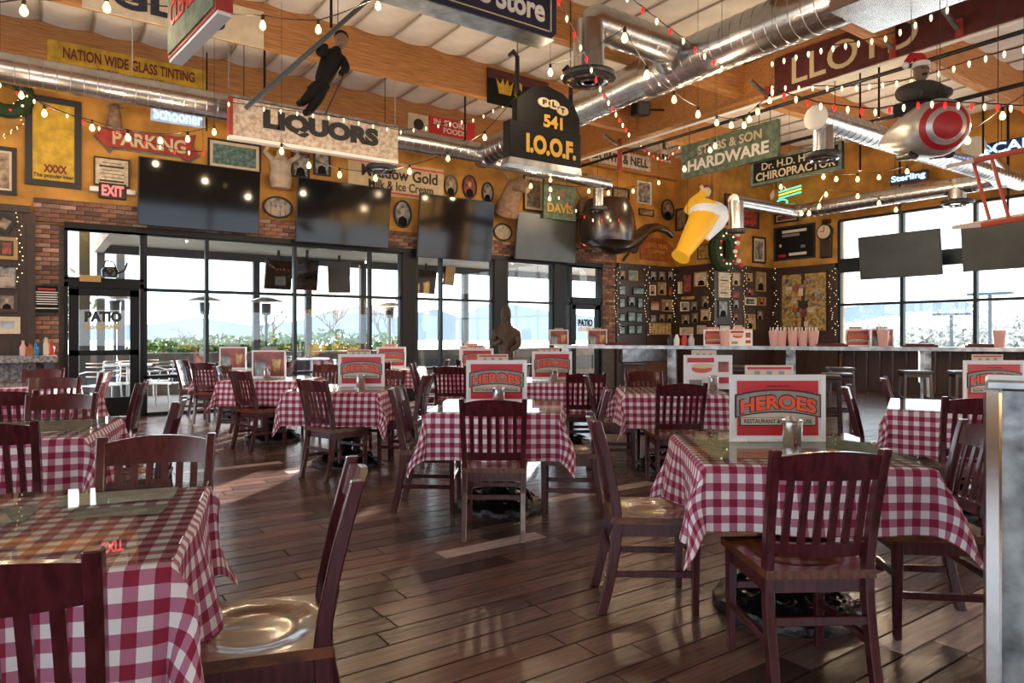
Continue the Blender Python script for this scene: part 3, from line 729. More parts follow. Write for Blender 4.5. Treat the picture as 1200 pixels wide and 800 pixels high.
# ------------------------------------------------------------------ ducts
def ductmesh(m, a, b, r, n=24, rib=.155):
    a = Vector(a); b = Vector(b); d = b-a; L = d.length; pts = []; rr = []; k = max(2, int(L/rib))
    for i in range(k+1):
        s = i/k
        for ds, q in ((-.006, 0), (0, .006), (.006, 0)):
            x = min(1, max(0, s+ds/L)); pts.append(a+d*x); rr.append(r+q)
    P2 = []; R2 = []
    for p, q in zip(pts, rr):
        if P2 and (p-P2[-1]).length < 1e-5: continue
        P2.append(p); R2.append(q)
    return m.tube(P2, R2, n)
def elbow(m, c, a, b, r, n=24):           # smooth bend from point a via c to b
    a = Vector(a); b = Vector(b); c = Vector(c); return m.tube([(1-s)**2*a+2*s*(1-s)*c+s*s*b for s in [i/8 for i in range(9)]], r, n)
def diffuser(name_parent, c, r, drop):     # round ceiling register at the end of a drop
    c = Vector(c)
    MB().tube([c+Z*drop, c], r*.56, 20).build('drop', 'duct', name_parent, True)
    MB().lathe([(r*.56, .03), (r*.95, .01), (r, -.02), (r*.97, -.05), (r*.86, -.06)], 28, c).build('register', 'dark_rubber', name_parent, True)
    for k, q in enumerate((.78, .5, .28)):
        MB().lathe([(r*q, -.06), (r*q+.012, -.085), (r*q*.9, -.10), (r*q*.8, -.085)], 24, c).build('cone_ring', 'chrome' if k != 1 else 'dark_rubber', name_parent, True)
yd = 11.3; zd = 4.80; xj = 7.1
t = thing('air_duct', 'long silver spiral duct running along the window wall', 'duct', (xj-3, yd, zd)); o = Vector((xj-3, yd, zd))
ductmesh(MB(), (XL-xj+3, 0, .02), (2.0, 0, 0), .20).build('pipe', 'duct', t, True)
ductmesh(MB(), (2.0, 0, 0), (3.0, 0, 0), .19).build('pipe', 'duct', t, True)
pe = PY(713, 216, yd); pj = PY(567, 187, yd)
ductmesh(MB(), pj-o, pe-o, .135).build('branch_pipe', 'duct', t, True)
MB().tube([pj-o-Vector((.12, 0, 0)), pj-o+Vector((.02, 0, 0))], .16, 20).build('collar', 'duct', t, True)
diffuser(t, PY(701, 243, yd)-o, .20, .40)
diffuser(t, PY(447, 195, 10.9)-o, .26, .35)
for u in (155, 268, 463): p = PY(u, 60, yd); MB().tube([Vector((p.x, yd, ZC))-o, Vector((p.x, yd, zd+.19))-o], .008, 6).build('hanger', 'wire_pale', t)
XD = 7.28; ZD = 5.0
t = thing('air_duct', 'largest silver spiral duct crossing above the room toward the girder', 'duct', (XD, 7, ZD)); o = Vector((XD, 7, ZD))
ductmesh(MB(), Vector((XD, 11.45, 4.8))-o, Vector((XD, 7.35, 4.98))-o, .25).build('pipe', 'duct', t, True)
MB().tube([Vector((XD, 7.4, 4.98))-o, Vector((XD, 7.15, 5.0))-o, Vector((XD, 6.95, 5.0))-o], [.26, .27, .295], 24).build('reducer', 'duct', t, True)
ductmesh(MB(), Vector((XD, 6.98, 4.985))-o, Vector((XD, 4.15, 4.985))-o, .29).build('pipe', 'duct', t, True)
MB().tube([Vector((XD, 4.22, 4.985))-o, Vector((XD, 4.08, 4.985))-o], .30, 24).build('collar', 'duct', t, True)
MB().box(Vector((XD+.12, 3.5, 4.99))-o, (.90, 1.2, .56)).build('plenum_box', 'duct', t, bev=.01)
yb = 6.25
c0 = Vector((XD-.1, yb+.5, 5.03))-o
MB().tube([Vector((XD-.1, yb+.25, 5.03))-o, Vector((XD-.5, yb, 5.04))-o], [.24, .22], 20).build('wye', 'duct', t, True)
ductmesh(MB(), Vector((XD-.45, yb, 5.04))-o, Vector((5.62, yb, 5.04))-o, .215).build('branch_pipe', 'duct', t, True)
MB().ball(Vector((5.62, yb, 5.04))-o, .22, 16, 10).build('bend', 'duct', t, True)
diffuser(t, PT(690, 88, 8.25)-o, .33, .62)
# right-hand ducts
tq = PY(957, 138, 5.4); zq = tq.z
t = thing('air_duct', 'silver duct with a pale round end cap, right of the girder', 'duct', tq)
e = PY(1196, 216, 5.4)
ductmesh(MB(), (0, 0, 0), Vector((e.x-tq.x, 0, 0)), .165).build('pipe', 'duct', t, True)
MB().ball((-.02, 0, 0), (.07, .175, .175), 16, 8).build('end_cap', 'fabric_white', t, True)
diffuser(t, (.16, 0, -.47), .24, .40)
xq = 15.2
a = PX(940, 247, xq); b = PX(1175, 216, xq)
t = thing('air_duct', 'thin bent silver duct running above the right-hand windows', 'duct', a); o = a.copy()
ductmesh(MB(), (0, 0, 0), (0, b.y-a.y, .0), .17).build('pipe', 'duct', t, True)
c = PY(866, 238, a.y); MB().tube([(-.0, 0, 0), (-.15, .12, 0), (-.35, .15, 0), (c.x-a.x, .15, 0)], [.17, .17, .15, .15], 20).build('branch_pipe', 'duct', t, True)
MB().tube([(c.x-a.x+.1, .15, 0), (c.x-a.x+.1, .15, -.65)], .16, 20).build('drop', 'duct', t, True)
MB().tube([(c.x-a.x+.1, .15, -.62), (c.x-a.x+.1, .15, -.70)], .2, 20).build('register', 'dark_rubber', t)
q = PX(1122, 200, xq-.0); diffuser(t, (0, q.y-a.y, -.30), .30, .42)
MB().tube([(0, b.y-a.y, 0), (-1.5, b.y-a.y-.1, .35)], .2, 20).build('branch_pipe', 'duct', t, True)
# pipes along the girder
o = MB().tube([(gx-.32, 12.2, 5.02), (gx-.32, 1.0, 5.02)], .022, 8).build('conduit_pipe', 'white_paint'); tag(o, 'thin white pipe running along the side of the girder', 'pipe')
o = MB().tube([(gx+.05, 12.2, 5.02), (gx+.05, 1.0, 5.02)], .03, 8).build('sprinkler_pipe', 'iron'); tag(o, 'thin black pipe running under the girder', 'pipe')
o = MB().tube([PX(880, 178, 11.6), PX(1200, 98, 11.6)], .035, 8).build('sprinkler_pipe', 'iron'); tag(o, 'black pipe running behind the toy plane', 'pipe')
for k, (u, v0, v1, Y) in enumerate(((1030, 95, 138, 5.6), (1152, 146, 180, 5.0), (1008, 178, 200, 6.4), (310, 68, 105, 10.7), (388, -40, 32, 8.2), (545, 165, 135, 11.2))):
    if v1 < v0: v0, v1 = v1, v0
    a = PY(u, v0, Y); b = PY(u, v1, Y); o = MB().tube([Vector((a.x, a.y, ZC)), b], .018, 6).build('hanger_rod', 'iron'); tag(o, ['black rod hanging left of the toy plane', 'black rod hanging right of the toy plane', 'black rod hanging by the far duct', 'black rod above the LIQUORS sign', 'black rod above the hanging figure', 'black rod by the duct junction'][k], 'rod', 'ceiling rods')
for k, (u, v) in enumerate(((722, 168), (895, 108), (1042, 52), (1120, 30))):
    p = PX(u, v, gx-.25); t = thing('sprinkler_drop', ['red banded pipe strap nearest the windows on the girder', 'pipe strap left of the girder lettering', 'pipe strap under the girder lettering', 'rightmost pipe strap on the girder'][k], 'bracket', p, 0, 'girder straps')
    MB().bar((-.34, 0, .12), (.12, 0, -.05), .05).build('brace', 'galv', t); MB().tube([(.1, 0, .1), (.1, 0, -.18 if k else -.55)], .05, 8).build('band', 'sign_red', t)

# ------------------------------------------------------------------ televisions
def tv(loc, rz, w, h, label, m='tv_screen', tilt=.10, arm=.25):
    t = thing('television', label, 'television', loc, rz)
    b = MB().box((0, 0, 0), (w, .05, h)).build('body', 'dark_rubber', t, bev=.008); s = MB().box((0, -.027, 0), (w-.03, .006, h-.03)).build('screen', m, t)
    b.rotation_euler = s.rotation_euler = (tilt, 0, 0)
    MB().box((0, arm/2+.02, 0), (.25, arm, .2)).build('wall_mount', 'iron', t); return t
for k, (uc, vc, du, dv) in enumerate(((236, 231, 142, 76), (404, 251, 109, 72), (535, 268, 87, 72), (641, 279, 71, 54))):
    Y = YW-.30; x0 = wx(uc-du/2, Y); x1 = wx(uc+du/2, Y); tt = PY(uc, vc, Y).dot(F)
    tv(PY(uc, vc, Y), 0, x1-x0, dv*tt/FPX, ['leftmost and largest black television above the patio windows', 'second black television from left above the windows', 'third black television from left above the windows', 'rightmost smaller black television above the windows'][k], 'tv_grey' if k == 3 else 'tv_screen', .12)
for k, (uc, vc, du, dv) in enumerate(((1053, 299, 96, 52), (1180, 287, 110, 56))):
    X = XR-.45; y0 = PX(uc-du/2, vc, X).y; y1 = PX(uc+du/2, vc, X).y; p = PX(uc, vc, X); tt = p.dot(F)
    t = tv(p, -PI/2, y0-y1, dv*tt/FPX, ['grey television hung before the right windows, nearer the clock', 'grey television hung before the right windows at picture edge'][k], 'tv_grey', .12, .3); MB().tube([(0, .05, .1), (0, .05, ZC-p.z)], .025, 8).build('ceiling_rod', 'iron', t)

# ------------------------------------------------------------------ speaker and hanging figures
p = PX(751, 128, gx-.50); t = thing('speaker', 'small black loudspeaker on the side of the girder', 'speaker', p, -PI/2-.5)
MB().box((0, 0, 0), (.42, .26, .26), ry=.25).build('cabinet', 'dark_rubber', t, bev=.03); MB().box((0, -.135, -.0), (.38, .01, .22), ry=.25).build('grille', 'figure_black', t); MB().bar((0, .1, 0), (0, .47, .0), .03).build('bracket', 'iron', t)
# ------------------------------------------------------------------ wall decorations
RINGS = {}
def framed(place, label, cat, w, h, frame='dark_wood', pic='photo_sepia', border=.05, figure=None, mount=None, oval=False, loc=None, rz=0, group=None, name='framed_picture'):
    t = thing(name, label, cat, loc, rz, group)
    if oval:
        n = 22; o = ellipse(w, h, n); i = ellipse(w-2*border, h-2*border, n); vs = [(x, .0, z) for x, z in o]+[(x, -.03, z) for x, z in o]+[(x, -.024, z) for x, z in i]+[(x, 0, z) for x, z in i]
        fs = [(g+k, g+(k+1) % n, g+n+(k+1) % n, g+n+k) for g in (0, n, 2*n) for k in range(n)]
        MB().add(vs, fs).build('frame', frame, t, True); MB().prism(ellipse(w-2*border+.004, h-2*border+.004, n), -.012, -.004).build('picture', pic, t)
    else:
        MB().ring(w, h, border, .035).build('frame', frame, t); MB().box((0, -.008, 0), (w-2*border+.004, .008, h-2*border+.004)).build('picture', pic, t)
        if mount: MB().ring(w-2*border+.002, h-2*border+.002, min(w, h)*.10, .006, -.010).build('mat_board', mount, t)
    if figure:
        s = min(w, h)-2*border
        if figure == 'head':
            MB().prism(ellipse(s*.30, s*.40, 12, 0, h*.10), -.018, -.011).build('face', 'bust_pale', t); MB().prism([(-s*.34, -h*.5+border), (s*.34, -h*.5+border), (s*.26, -h*.14), (0, -h*.06), (-s*.26, -h*.14)], -.017, -.011).build('shoulders', 'figure_black', t)
        elif figure == 'group':
            for k in range(5): m = MB(); x = (k/4-.5)*(w-2*border)*.72; m.prism(ellipse(s*.16, s*.2, 10, x, h*.12), -.018, -.011); m.prism([(x-s*.11, -h*.38), (x+s*.11, -h*.38), (x+s*.09, h*.03), (x-s*.09, h*.03)], -.017, -.011); m.build('pictured_person', 'bust_pale', t)
        elif figure == 'lines':
            m = MB()
            for k in range(6): z = (k/5-.5)*(h-2*border)*.7; m.box((0, -.014, z), ((w-2*border)*(.62 if k % 2 else .74), .004, .008+.02*(k in (0, 4))))
            m.build('print_lines', 'letter_black', t)
        elif figure == 'flag':
            m = MB()
            for k in range(4): m.box((0, -.014, (k/3-.5)*(h-2*border)*.7), ((w-2*border)*.9, .004, (h-2*border)*.10))
            m.build('stripes', 'letter_red', t)
        elif figure == 'lamp':
            MB().prism([(-.03, -h*.35), (.03, -h*.35), (.05, h*.1), (.09, h*.18), (.0, h*.3), (-.09, h*.18), (-.05, h*.1)], -.018, -.011).build('drawing', 'hide', t)
    return t
def onback(uc, vc, du, dv, label, cat='picture', Y=YW-.006, **k):
    x0 = wx(uc-du/2, Y); x1 = wx(uc+du/2, Y); p = PY(uc, vc, Y); return framed(None, label, cat, x1-x0, dv*p.dot(F)/FPX, loc=p, rz=0, **k)
def onside(uc, vc, du, dv, label, cat='picture', X=XR-.006, **k):
    y0 = PX(uc-du/2, vc, X).y; y1 = PX(uc+du/2, vc, X).y; p = PX(uc, vc, X); return framed(None, label, cat, abs(y0-y1), dv*p.dot(F)/FPX, loc=p, rz=-PI/2, **k)
# dark panel at the far left
onback(4, 200, 32, 56, 'black framed brown picture at the upper left picture edge', frame='letter_black', pic='photo_sepia', border=.06, mount='cream')
onback(8, 291, 26, 26, 'gold framed red picture on the dark left panel', Y=YW-.068, frame='gold_frame', pic='photo_red', mount='dark_wood')
onback(7, 325, 24, 26, 'grey group photograph without frame on the left panel', Y=YW-.068, frame='dark_wood', pic='photo_grey', border=.01, figure='group')
onback(8, 354, 26, 24, 'dark framed portrait of a pale face on the left panel', Y=YW-.068, frame='dark_wood', pic='photo_colour', figure='head')
onback(9, 381, 30, 20, 'cream framed pale drawing low on the left panel', Y=YW-.068, frame='cream', pic='menu_blue', border=.07)
onback(5, 262, 22, 20, 'tilted brown shadow box high on the left panel', Y=YW-.068, frame='letter_black', pic='photo_sepia').rotation_euler = (0, .5, 0)
onback(55, 351, 30, 34, 'black notice board with white lines on the brick pier', 'sign', frame='letter_black', pic='sign_black', border=.02, name='notice_board', Y=YW-.052)
t = bpy.data.objects['notice_board']; w_ = .33
for k, z in enumerate((.11, .075, .04, .005, -.03, -.065, -.13)): MB().box((0, -.016, z), (.26 if k % 2 else .31, .003, .014)).build('text_line', 'letter_white', t)
MB().box((0, -.016, .155), (.22, .003, .028)).build('text_line', 'menu_red', t)
p = PY(8, 111, YW-.11); t = thing('wreath', 'round dark wreath with red and white lights at upper left', 'wreath', p)
m = MB(); m.tube([(.24*math.cos(a*PI/10), 0, .24*math.sin(a*PI/10)) for a in range(21)], .10, 8, caps=False); m.build('hoop', 'plant_dark', t, True)
for k in range(9): a = k*.7; MB().ball((.24*math.cos(a), -.10, .24*math.sin(a)), .018, 6, 4).build('bulb', 'bulb_red' if k % 2 else 'bulb_small', t)
# beer poster: lettering kept, the mascot left out
p = PY(63, 167, YW-.006); x0, x1 = wx(30), wx(96); w_ = x1-x0; h_ = 104*p.dot(F)/FPX
t = framed(None, 'tall yellow beer poster in a thick black frame', 'poster', w_, h_, 'letter_black', 'sign_yellow', .09, loc=p, name='beer_poster')
text('lettering', 'XXXX', w_*.42, .12, 'letter_maroon', t, (.02, -.016, -h_*.30), .05); text('lettering', 'The popular beer', w_*.72, .075, 'letter_black', t, (0, -.016, -h_*.385), .02)
onback(131, 202, 42, 33, 'tan certificate with printed lines in thin black frame', 'certificate', frame='letter_black', pic='photo_cream', border=.02, figure='lines')
def exit_sign(p, rz, s, label):
    t = thing('exit_sign', label, 'exit sign', p, rz, 'exit signs'); MB().box((0, 0, 0), (.34*s, .05, .22*s)).build('housing', 'letter_black', t, bev=.01)
    text('lettering', 'EXIT', .27*s, .15*s, 'exit_red', t, (0, -.03, 0), .03)
    for k in (-1, 1): MB().box((k*.23*s, -.03, 0), (.11*s, .08, .07*s)).build('emergency_lamp', 'white_paint', t, bev=.01)
exit_sign(PY(132, 224, YW-.03), 0, 1.1, 'black EXIT sign with red letters under the certificate'); exit_sign(PY(686, 286, YW-.03), 0, .62, 'small glowing red EXIT sign beside the smoking pipe')
# parking arrow
p = PY(174, 167, YW-.037); s_ = p.dot(F)/FPX; w_ = wx(235)-wx(113); t = thing('parking_sign', 'red arrow-shaped PARKING sign with cream letters', 'sign', p)
q = w_/2; MB().prism([(-q, 0), (-q*.72, -.22), (-q*.72, -.15), (q*.62, -.15), (q*.78, -.22), (q, -.10), (q*.86, .05), (q*.92, .22), (q*.6, .15), (-q*.72, .15), (-q*.72, .20)], -.02, .02).build('board', 'sign_red', t)
MB().prism([(-q*1.03, 0), (-q*.72, -.26), (-q*.66, -.18), (q*.62, -.18), (q*.80, -.26), (q*1.04, -.11), (q*.90, .05), (q*.95, .25), (q*.6, .17), (-q*.66, .17), (-q*.72, .23)], .021, .035).build('rim', 'sign_green', t)
text('lettering', 'PARKING', w_*.70, .22, 'letter_cream', t, (.02, -.025, 0), .03)
p = PY(209, 136, YW-.55); NP = p; t = thing('neon_sign', 'pale blue glowing neon beer sign under the left duct', 'neon sign', p); MB().box((0, .03, 0), (.78, .03, .26)).build('backing', 'menu_blue', t); text('lettering', 'Schooner', .70, .19, 'neon_blue', t, (0, -.01, 0), .01)
MB().bar((.42, .02, ZC-p.z), (.42, .02, -.16), .02).build('rod', 'iron', t)
t = onback(275, 183, 62, 34, 'green framed chalk sign with a cream border above the first television', 'sign', frame='letter_black', pic='photo_green', border=.03, mount='cream', name='framed_sign', figure=None)
# mounted heads and busts
def bust(uc, vc, hpx, label, m, kind, Y=YW-.12):
    p = PY(uc, vc, Y); s = hpx*p.dot(F)/FPX; p = PY(uc, vc, YW-(.19 if kind == 'bust' else .36)*s); t = thing('mounted_bust' if kind == 'bust' else 'deer_trophy', label, 'wall mount', p)
    if kind == 'bust':
        MB().lathe([(.05*s, -.5*s), (.26*s, -.46*s), (.30*s, -.2*s), (.24*s, .0), (.28*s, .2*s), (.12*s, .34*s), (.10*s, .5*s)], 16, sy=.6).build('torso', m, t, True)
        for k in (-1, 1): MB().tube([(k*.22*s, -.02*s, .24*s), (k*.42*s, -.1*s, .38*s), (k*.34*s, -.18*s, .55*s)], [.07*s, .055*s, .04*s], 8).build('arm', m, t, True)
    else:
        MB().tube([(0, .1*s, -.42*s), (0, -.05*s, -.15*s), (0, -.2*s, .1*s), (0, -.38*s, .12*s), (0, -.58*s, -.02*s), (0, -.66*s, -.06*s)], [.26*s, .22*s, .17*s, .15*s, .09*s, .06*s], 12).build('head', m, t, True)
        for k in (-1, 1):
            MB().ball((k*.17*s, -.2*s, .2*s), (.10*s, .03*s, .05*s), 8, 5).build('ear', m, t, True)
            a = MB(); a.tube([(k*.06*s, -.2*s, .2*s), (k*.2*s, -.18*s, .36*s), (k*.34*s, -.2*s, .55*s), (k*.26*s, -.24*s, .78*s)], [.035*s, .03*s, .022*s, .01*s], 6)
            a.tube([(k*.24*s, -.18*s, .42*s), (k*.42*s, -.24*s, .62*s)], [.022*s, .008*s], 6); a.build('antler', 'antler', t, True)
    return t
bust(134, 134, 34, 'pale deer head mounted above the PARKING sign', 'hide', 'head'); bust(329, 199, 46, 'cream headless dress bust between first two televisions', 'bust_pale', 'bust')
bust(596, 226, 56, 'shaggy antlered head mounted above third television', 'hide', 'head'); bust(680, 240, 30, 'brown animal head mounted beside the DAVIS sign', 'hide', 'head')
ov = dict(frame='letter_black', border=.035)
onback(352, 194, 21, 29, 'rounded black portrait frame beside the dress bust', pic='photo_grey', figure='head', **ov); onback(377, 192, 20, 28, 'rounded grey portrait of a seated figure under LIQUORS', pic='photo_grey', figure='head', **ov)
onback(325.5, 243, 36, 26, 'wide oval group portrait between first two televisions', oval=True, pic='photo_grey', figure='group', **ov)
onback(471.5, 251, 21, 33, 'tall oval portrait between second and third televisions', oval=True, pic='photo_grey', figure='head', **ov)
onback(589, 272, 22, 21, 'round group portrait between third and fourth televisions', oval=True, pic='photo_cream', figure='group', **ov)
onback(528, 218, 16, 26, 'brown oval portrait right of the ice cream sign', oval=True, pic='photo_sepia', figure='head', frame='dark_wood', border=.03)
onback(550, 219, 17, 28, 'black oval portrait with red flowers above third television', oval=True, pic='photo_red', figure='head', **ov); onback(571, 226, 14, 25, 'small black oval portrait left of the antlered head', oval=True, pic='photo_grey', figure='head', **ov)
p = PY(466, 211, YW-.02); w_ = wx(522)-wx(411); h_ = 40*PY(466, 211, YW).dot(F)/FPX
t = thing('ice_cream_sign', 'long cream dairy sign with red stripes above second television', 'sign', p); MB().box((0, 0, 0), (w_, .03, h_)).build('board', 'sign_beige', t)
for z in (.40, -.40): MB().box((0, -.018, z*h_), (w_, .004, .03)).build('stripe', 'letter_red', t)
text('lettering', 'Meadow Gold', w_*.80, h_*.34, 'letter_black', t, (.06, -.02, h_*.16), .02); text('lettering', 'Milk & Ice Cream', w_*.68, h_*.26, 'letter_black', t, (.08, -.02, -h_*.19), .012)
onback(625, 227, 24, 42, 'tall brown framed floral picture above fourth television', frame='dark_wood', pic='photo_colour', border=.04, mount='cream')
p = PY(656, 237, YW-.45); w_ = wx(675)-wx(637); t = thing('metal_sign', 'weathered green metal sign lettered DAVIS', 'sign', p); MB().box((0, 0, 0), (w_*.95, .03, .78)).build('plate', 'sign_green', t); text('lettering', 'DAVIS', w_*.75, .20, 'letter_gold', t, (0, -.02, -.14), .02)
MB().prism(ellipse(.25, .2, 14, 0, .16), -.03, -.016).build('emblem', 'hide', t)
# smoking pipe: bowl and long curved stem
p = PY(712, 262, 11.6); t = thing('giant_smoking_pipe', 'giant dark brown smoking pipe hung above the corner panels', 'pipe prop', p); s = p.dot(F)/FPX
MB().lathe([(20*s, -28*s), (30*s, -22*s), (33*s, -6*s), (30*s, 14*s), (25*s, 27*s), (21*s, 28*s), (16*s, 14*s), (10*s, 8*s)], 24).build('bowl', 'pipe_brown', t, True)
st = [(700-712, 262-280), (716-712, 262-287), (731-712, 262-284), (748-712, 262-276), (762-712, 262-263), (775-712, 262-259), (787-712, 262-261), (797-712, 262-268)]
sx = lambda a: a*s*1.30
MB().tube([(sx(a), 0, b*s) for a, b in st], [12*s, 12*s, 11.5*s, 9*s, 7*s, 5.5*s, 4.5*s, 3*s], 12).build('stem', 'pipe_brown', t, True)
for k in (-.3, .3): MB().tube([(k, 0, .3), (k, 0, ZC-p.z)], .006, 4).build('hanger', 'wire', t)
p = PY(769, 292, YW-.003); w_ = wx(788)-wx(750); h_ = 27*p.dot(F)/FPX; t = thing('carved_plaque', 'orange arched wooden plaque below the pipe stem', 'plaque', p)
MB().prism([(-w_/2, -h_/2), (w_/2, -h_/2), (w_/2, h_*.12), (w_*.25, h_*.44), (0, h_/2), (-w_*.25, h_*.44), (-w_/2, h_*.12)], -.03, 0).build('board', 'orange_plaque', t)
text('lettering', 'LONG TRAIL', w_*.66, h_*.18, 'letter_gold', t, (0, -.034, h_*.14), .01); text('lettering', 'COMPANY', w_*.5, h_*.15, 'letter_gold', t, (0, -.034, -h_*.12), .01)
p = PY(740, 292, YW-.035); t = thing('wooden_paddle', 'dark wooden paddle hung between pipe bowl and plaque', 'paddle', p); MB().ball((.10, 0, .10), (.17, .03, .19), 12, 8).build('blade', 'dark_wood', t, True); MB().tube([(0, 0, 0), (-.28, 0, -.30)], .03, 8).build('handle', 'dark_wood', t)
onback(754.5, 226, 16, 26, 'white framed small picture above the pipe stem', frame='white_paint', pic='photo_grey', border=.03); onback(757, 249, 17, 8, 'small brown scroll plaque above the pipe stem', 'plaque', frame='dark_wood', pic='photo_sepia', border=.02)
onback(782, 246, 15, 25, 'black oval picture right of the pipe stem', oval=True, pic='photo_sepia', figure='head', **ov); onback(727, 238, 20, 36, 'dark brown framed picture behind the pipe', frame='dark_wood', pic='photo_colour')
# chase side (plane X = XB) and chase front (plane Y = YB)
S = lambda *a, **k: onside(*a, X=XB-.006, **k)
B2 = lambda *a, **k: onback(*a, Y=YB-.006, **k)
S(799, 257, 14, 26, 'narrow dark picture behind the beer glass', frame='dark_wood', pic='photo_colour'); S(826, 295, 16, 17, 'square dark plaque of buttons right of the beer glass', 'plaque', frame='dark_wood', pic='photo_gold', border=.02)
B2(869, 248, 40, 36, 'large red painted sign behind the short duct drop', 'sign', frame='letter_black', pic='photo_red', figure='flag', name='painted_sign'); B2(889, 293, 15, 31, 'tall black framed picture of a lamp near the corner', frame='letter_black', pic='photo_grey', figure='lamp', mount='cream')
p = PY(847, 292, YB-.17); t = thing('wreath', 'dark evergreen wreath with red and white lights on the corner wall', 'wreath', p)
MB().tube([(.30*math.cos(a*PI/10), 0, .38*math.sin(a*PI/10)) for a in range(21)], .16, 8, caps=False).build('hoop', 'plant_dark', t, True)
for k in range(14): a = k*.45; MB().ball((.30*math.cos(a), -.17, .38*math.sin(a)), .022, 6, 4).build('bulb', 'bulb_red' if k % 3 == 0 else 'bulb_small', t)
p = PY(861, 290, YB-.3); t = thing('candy_cane_figure', 'red and white candy striped ornament beside the corner wreath', 'ornament', p)
for k in range(9): MB().ball((.10*math.sin(k*.9)+.02*k, 0, .45-.11*k), (.075, .06, .065), 8, 5).build('stripe_bead', 'santa_white' if k % 2 else 'letter_red', t, True)
t = onside(931, 284, 48, 40, 'black chalkboard with white writing above the corner panels', 'chalkboard', frame='letter_black', pic='sign_black', border=.05, name='chalkboard', figure=None)
for k, (x, z, w_, m) in enumerate(((0, .30, .7, 'letter_white'), (-.1, .20, .5, 'menu_grey'), (-.35, -.32, .22, 'menu_red'), (.1, -.30, .5, 'letter_white'), (.25, -.12, .12, 'menu_grey'), (-.4, -.05, .06, 'letter_white'))): MB().box((x, -.015, z), (w_, .004, .07)).build('chalk_line', m, t)
onside(922, 255, 28, 12, 'red picture in black frame half hidden by the thin duct', frame='letter_black', pic='photo_red', mount='letter_white', figure=None)
p = PX(968, 272, XR-.052); t = thing('wall_clock', 'round cream clock face on a long dark pendulum case', 'clock', p, -PI/2)
MB().box((0, 0, -.33), (.30, .10, .62)).build('case', 'dark_wood', t, bev=.02); MB().prism(ellipse(.40, .40, 24), -.10, -.02).build('bezel', 'letter_black', t, True); MB().prism(ellipse(.33, .33, 24), -.11, -.10).build('dial', 'cream', t)
MB().bar((0, -.115, 0), (.02, -.115, .13), .012).build('hand', 'letter_black', t); MB().bar((0, -.115, 0), (-.09, -.115, .02), .012).build('hand', 'letter_black', t); MB().box((0, .02, .27), (.24, .1, .12)).build('crest', 'dark_wood', t, bev=.03)
# crowd of small pictures on the dark corner panels
FR = [('gold_frame', 'gold'), ('dark_wood', 'brown'), ('letter_black', 'black'), ('cream', 'cream')]
PC = [('photo_sepia', 'sepia'), ('photo_grey', 'grey'), ('photo_cream', 'cream'), ('photo_red', 'red'), ('photo_colour', 'coloured'), ('photo_gold', 'golden'), ('photo_teal', 'teal')]
def crowd(fn, panel, spec):
    for n, (u, v, du, dv, f, pc, fig) in enumerate(spec):
        bd = lambda q: 0 if q < 335 else 1 if q < 352 else 2 if q < 366 else 3
        vert = ('top', 'upper', 'middle', 'bottom')[bd(v)]; rank = sum(1 for q in spec if bd(q[1]) == bd(v) and (q[0], q[1]) < (u, v))
        fn(u, v, du, dv, '%s %s picture, %s from left in the %s band %s' % (FR[f][1]+'-framed', PC[pc][1], ['first', 'second', 'third', 'fourth', 'fifth', 'sixth', 'seventh', 'eighth', 'ninth'][rank], vert, panel), frame=FR[f][0], pic=PC[pc][0], border=.028, figure=fig, group='pictures on the corner panels')
h = 'head'; g = 'group'
crowd(lambda *a, **k: onback(*a, Y=YW-.057, **k), 'of mirror panel', [(741, 323, 11, 12, 0, 6, None), (729, 322, 8, 12, 1, 0, h), (729, 340, 9, 12, 1, 6, None), (748, 341, 14, 9, 2, 6, None), (729, 355, 8, 12, 2, 6, None), (740, 353, 9, 12, 2, 6, h), (750, 355, 7, 13, 2, 6, None), (729, 372, 8, 10, 2, 6, None), (740, 371, 10, 12, 2, 6, None), (749, 372, 8, 12, 2, 6, None), (729, 387, 8, 10, 2, 6, None), (740, 386, 9, 11, 2, 6, None), (749, 386, 8, 11, 2, 6, None)])
crowd(lambda *a, **k: onback(*a, Y=YW-.057, **k), 'of left photo panel', [(765, 323, 8, 12, 2, 1, h), (775, 323, 9, 12, 2, 4, h), (785, 323, 7, 12, 2, 1, h), (764, 340, 7, 12, 3, 0, h), (775, 338, 9, 15, 0, 0, h), (785, 341, 6, 13, 1, 3, None), (767, 358, 12, 13, 1, 3, g), (781, 358, 12, 14, 0, 0, h), (765, 373, 8, 10, 2, 1, None), (775, 372, 8, 10, 1, 0, h), (784, 372, 7, 10, 1, 0, h), (773, 385, 25, 14, 0, 5, g)])
crowd(lambda *a, **k: onside(*a, X=XB-.057, **k), 'of middle photo panel', [(806, 332, 11, 22, 1, 3, None), (822, 327, 15, 17, 0, 2, h), (798, 337, 5, 14, 3, 2, None), (807, 349, 18, 6, 1, 5, None), (803, 359, 10, 11, 3, 1, h), (814, 358, 9, 12, 1, 0, h), (827, 353, 9, 15, 1, 0, h), (804, 374, 11, 13, 1, 0, h), (815, 372, 9, 13, 1, 0, h), (827, 369, 10, 14, 0, 2, h), (805, 388, 15, 9, 3, 2, g), (823, 386, 14, 13, 2, 2, g)])
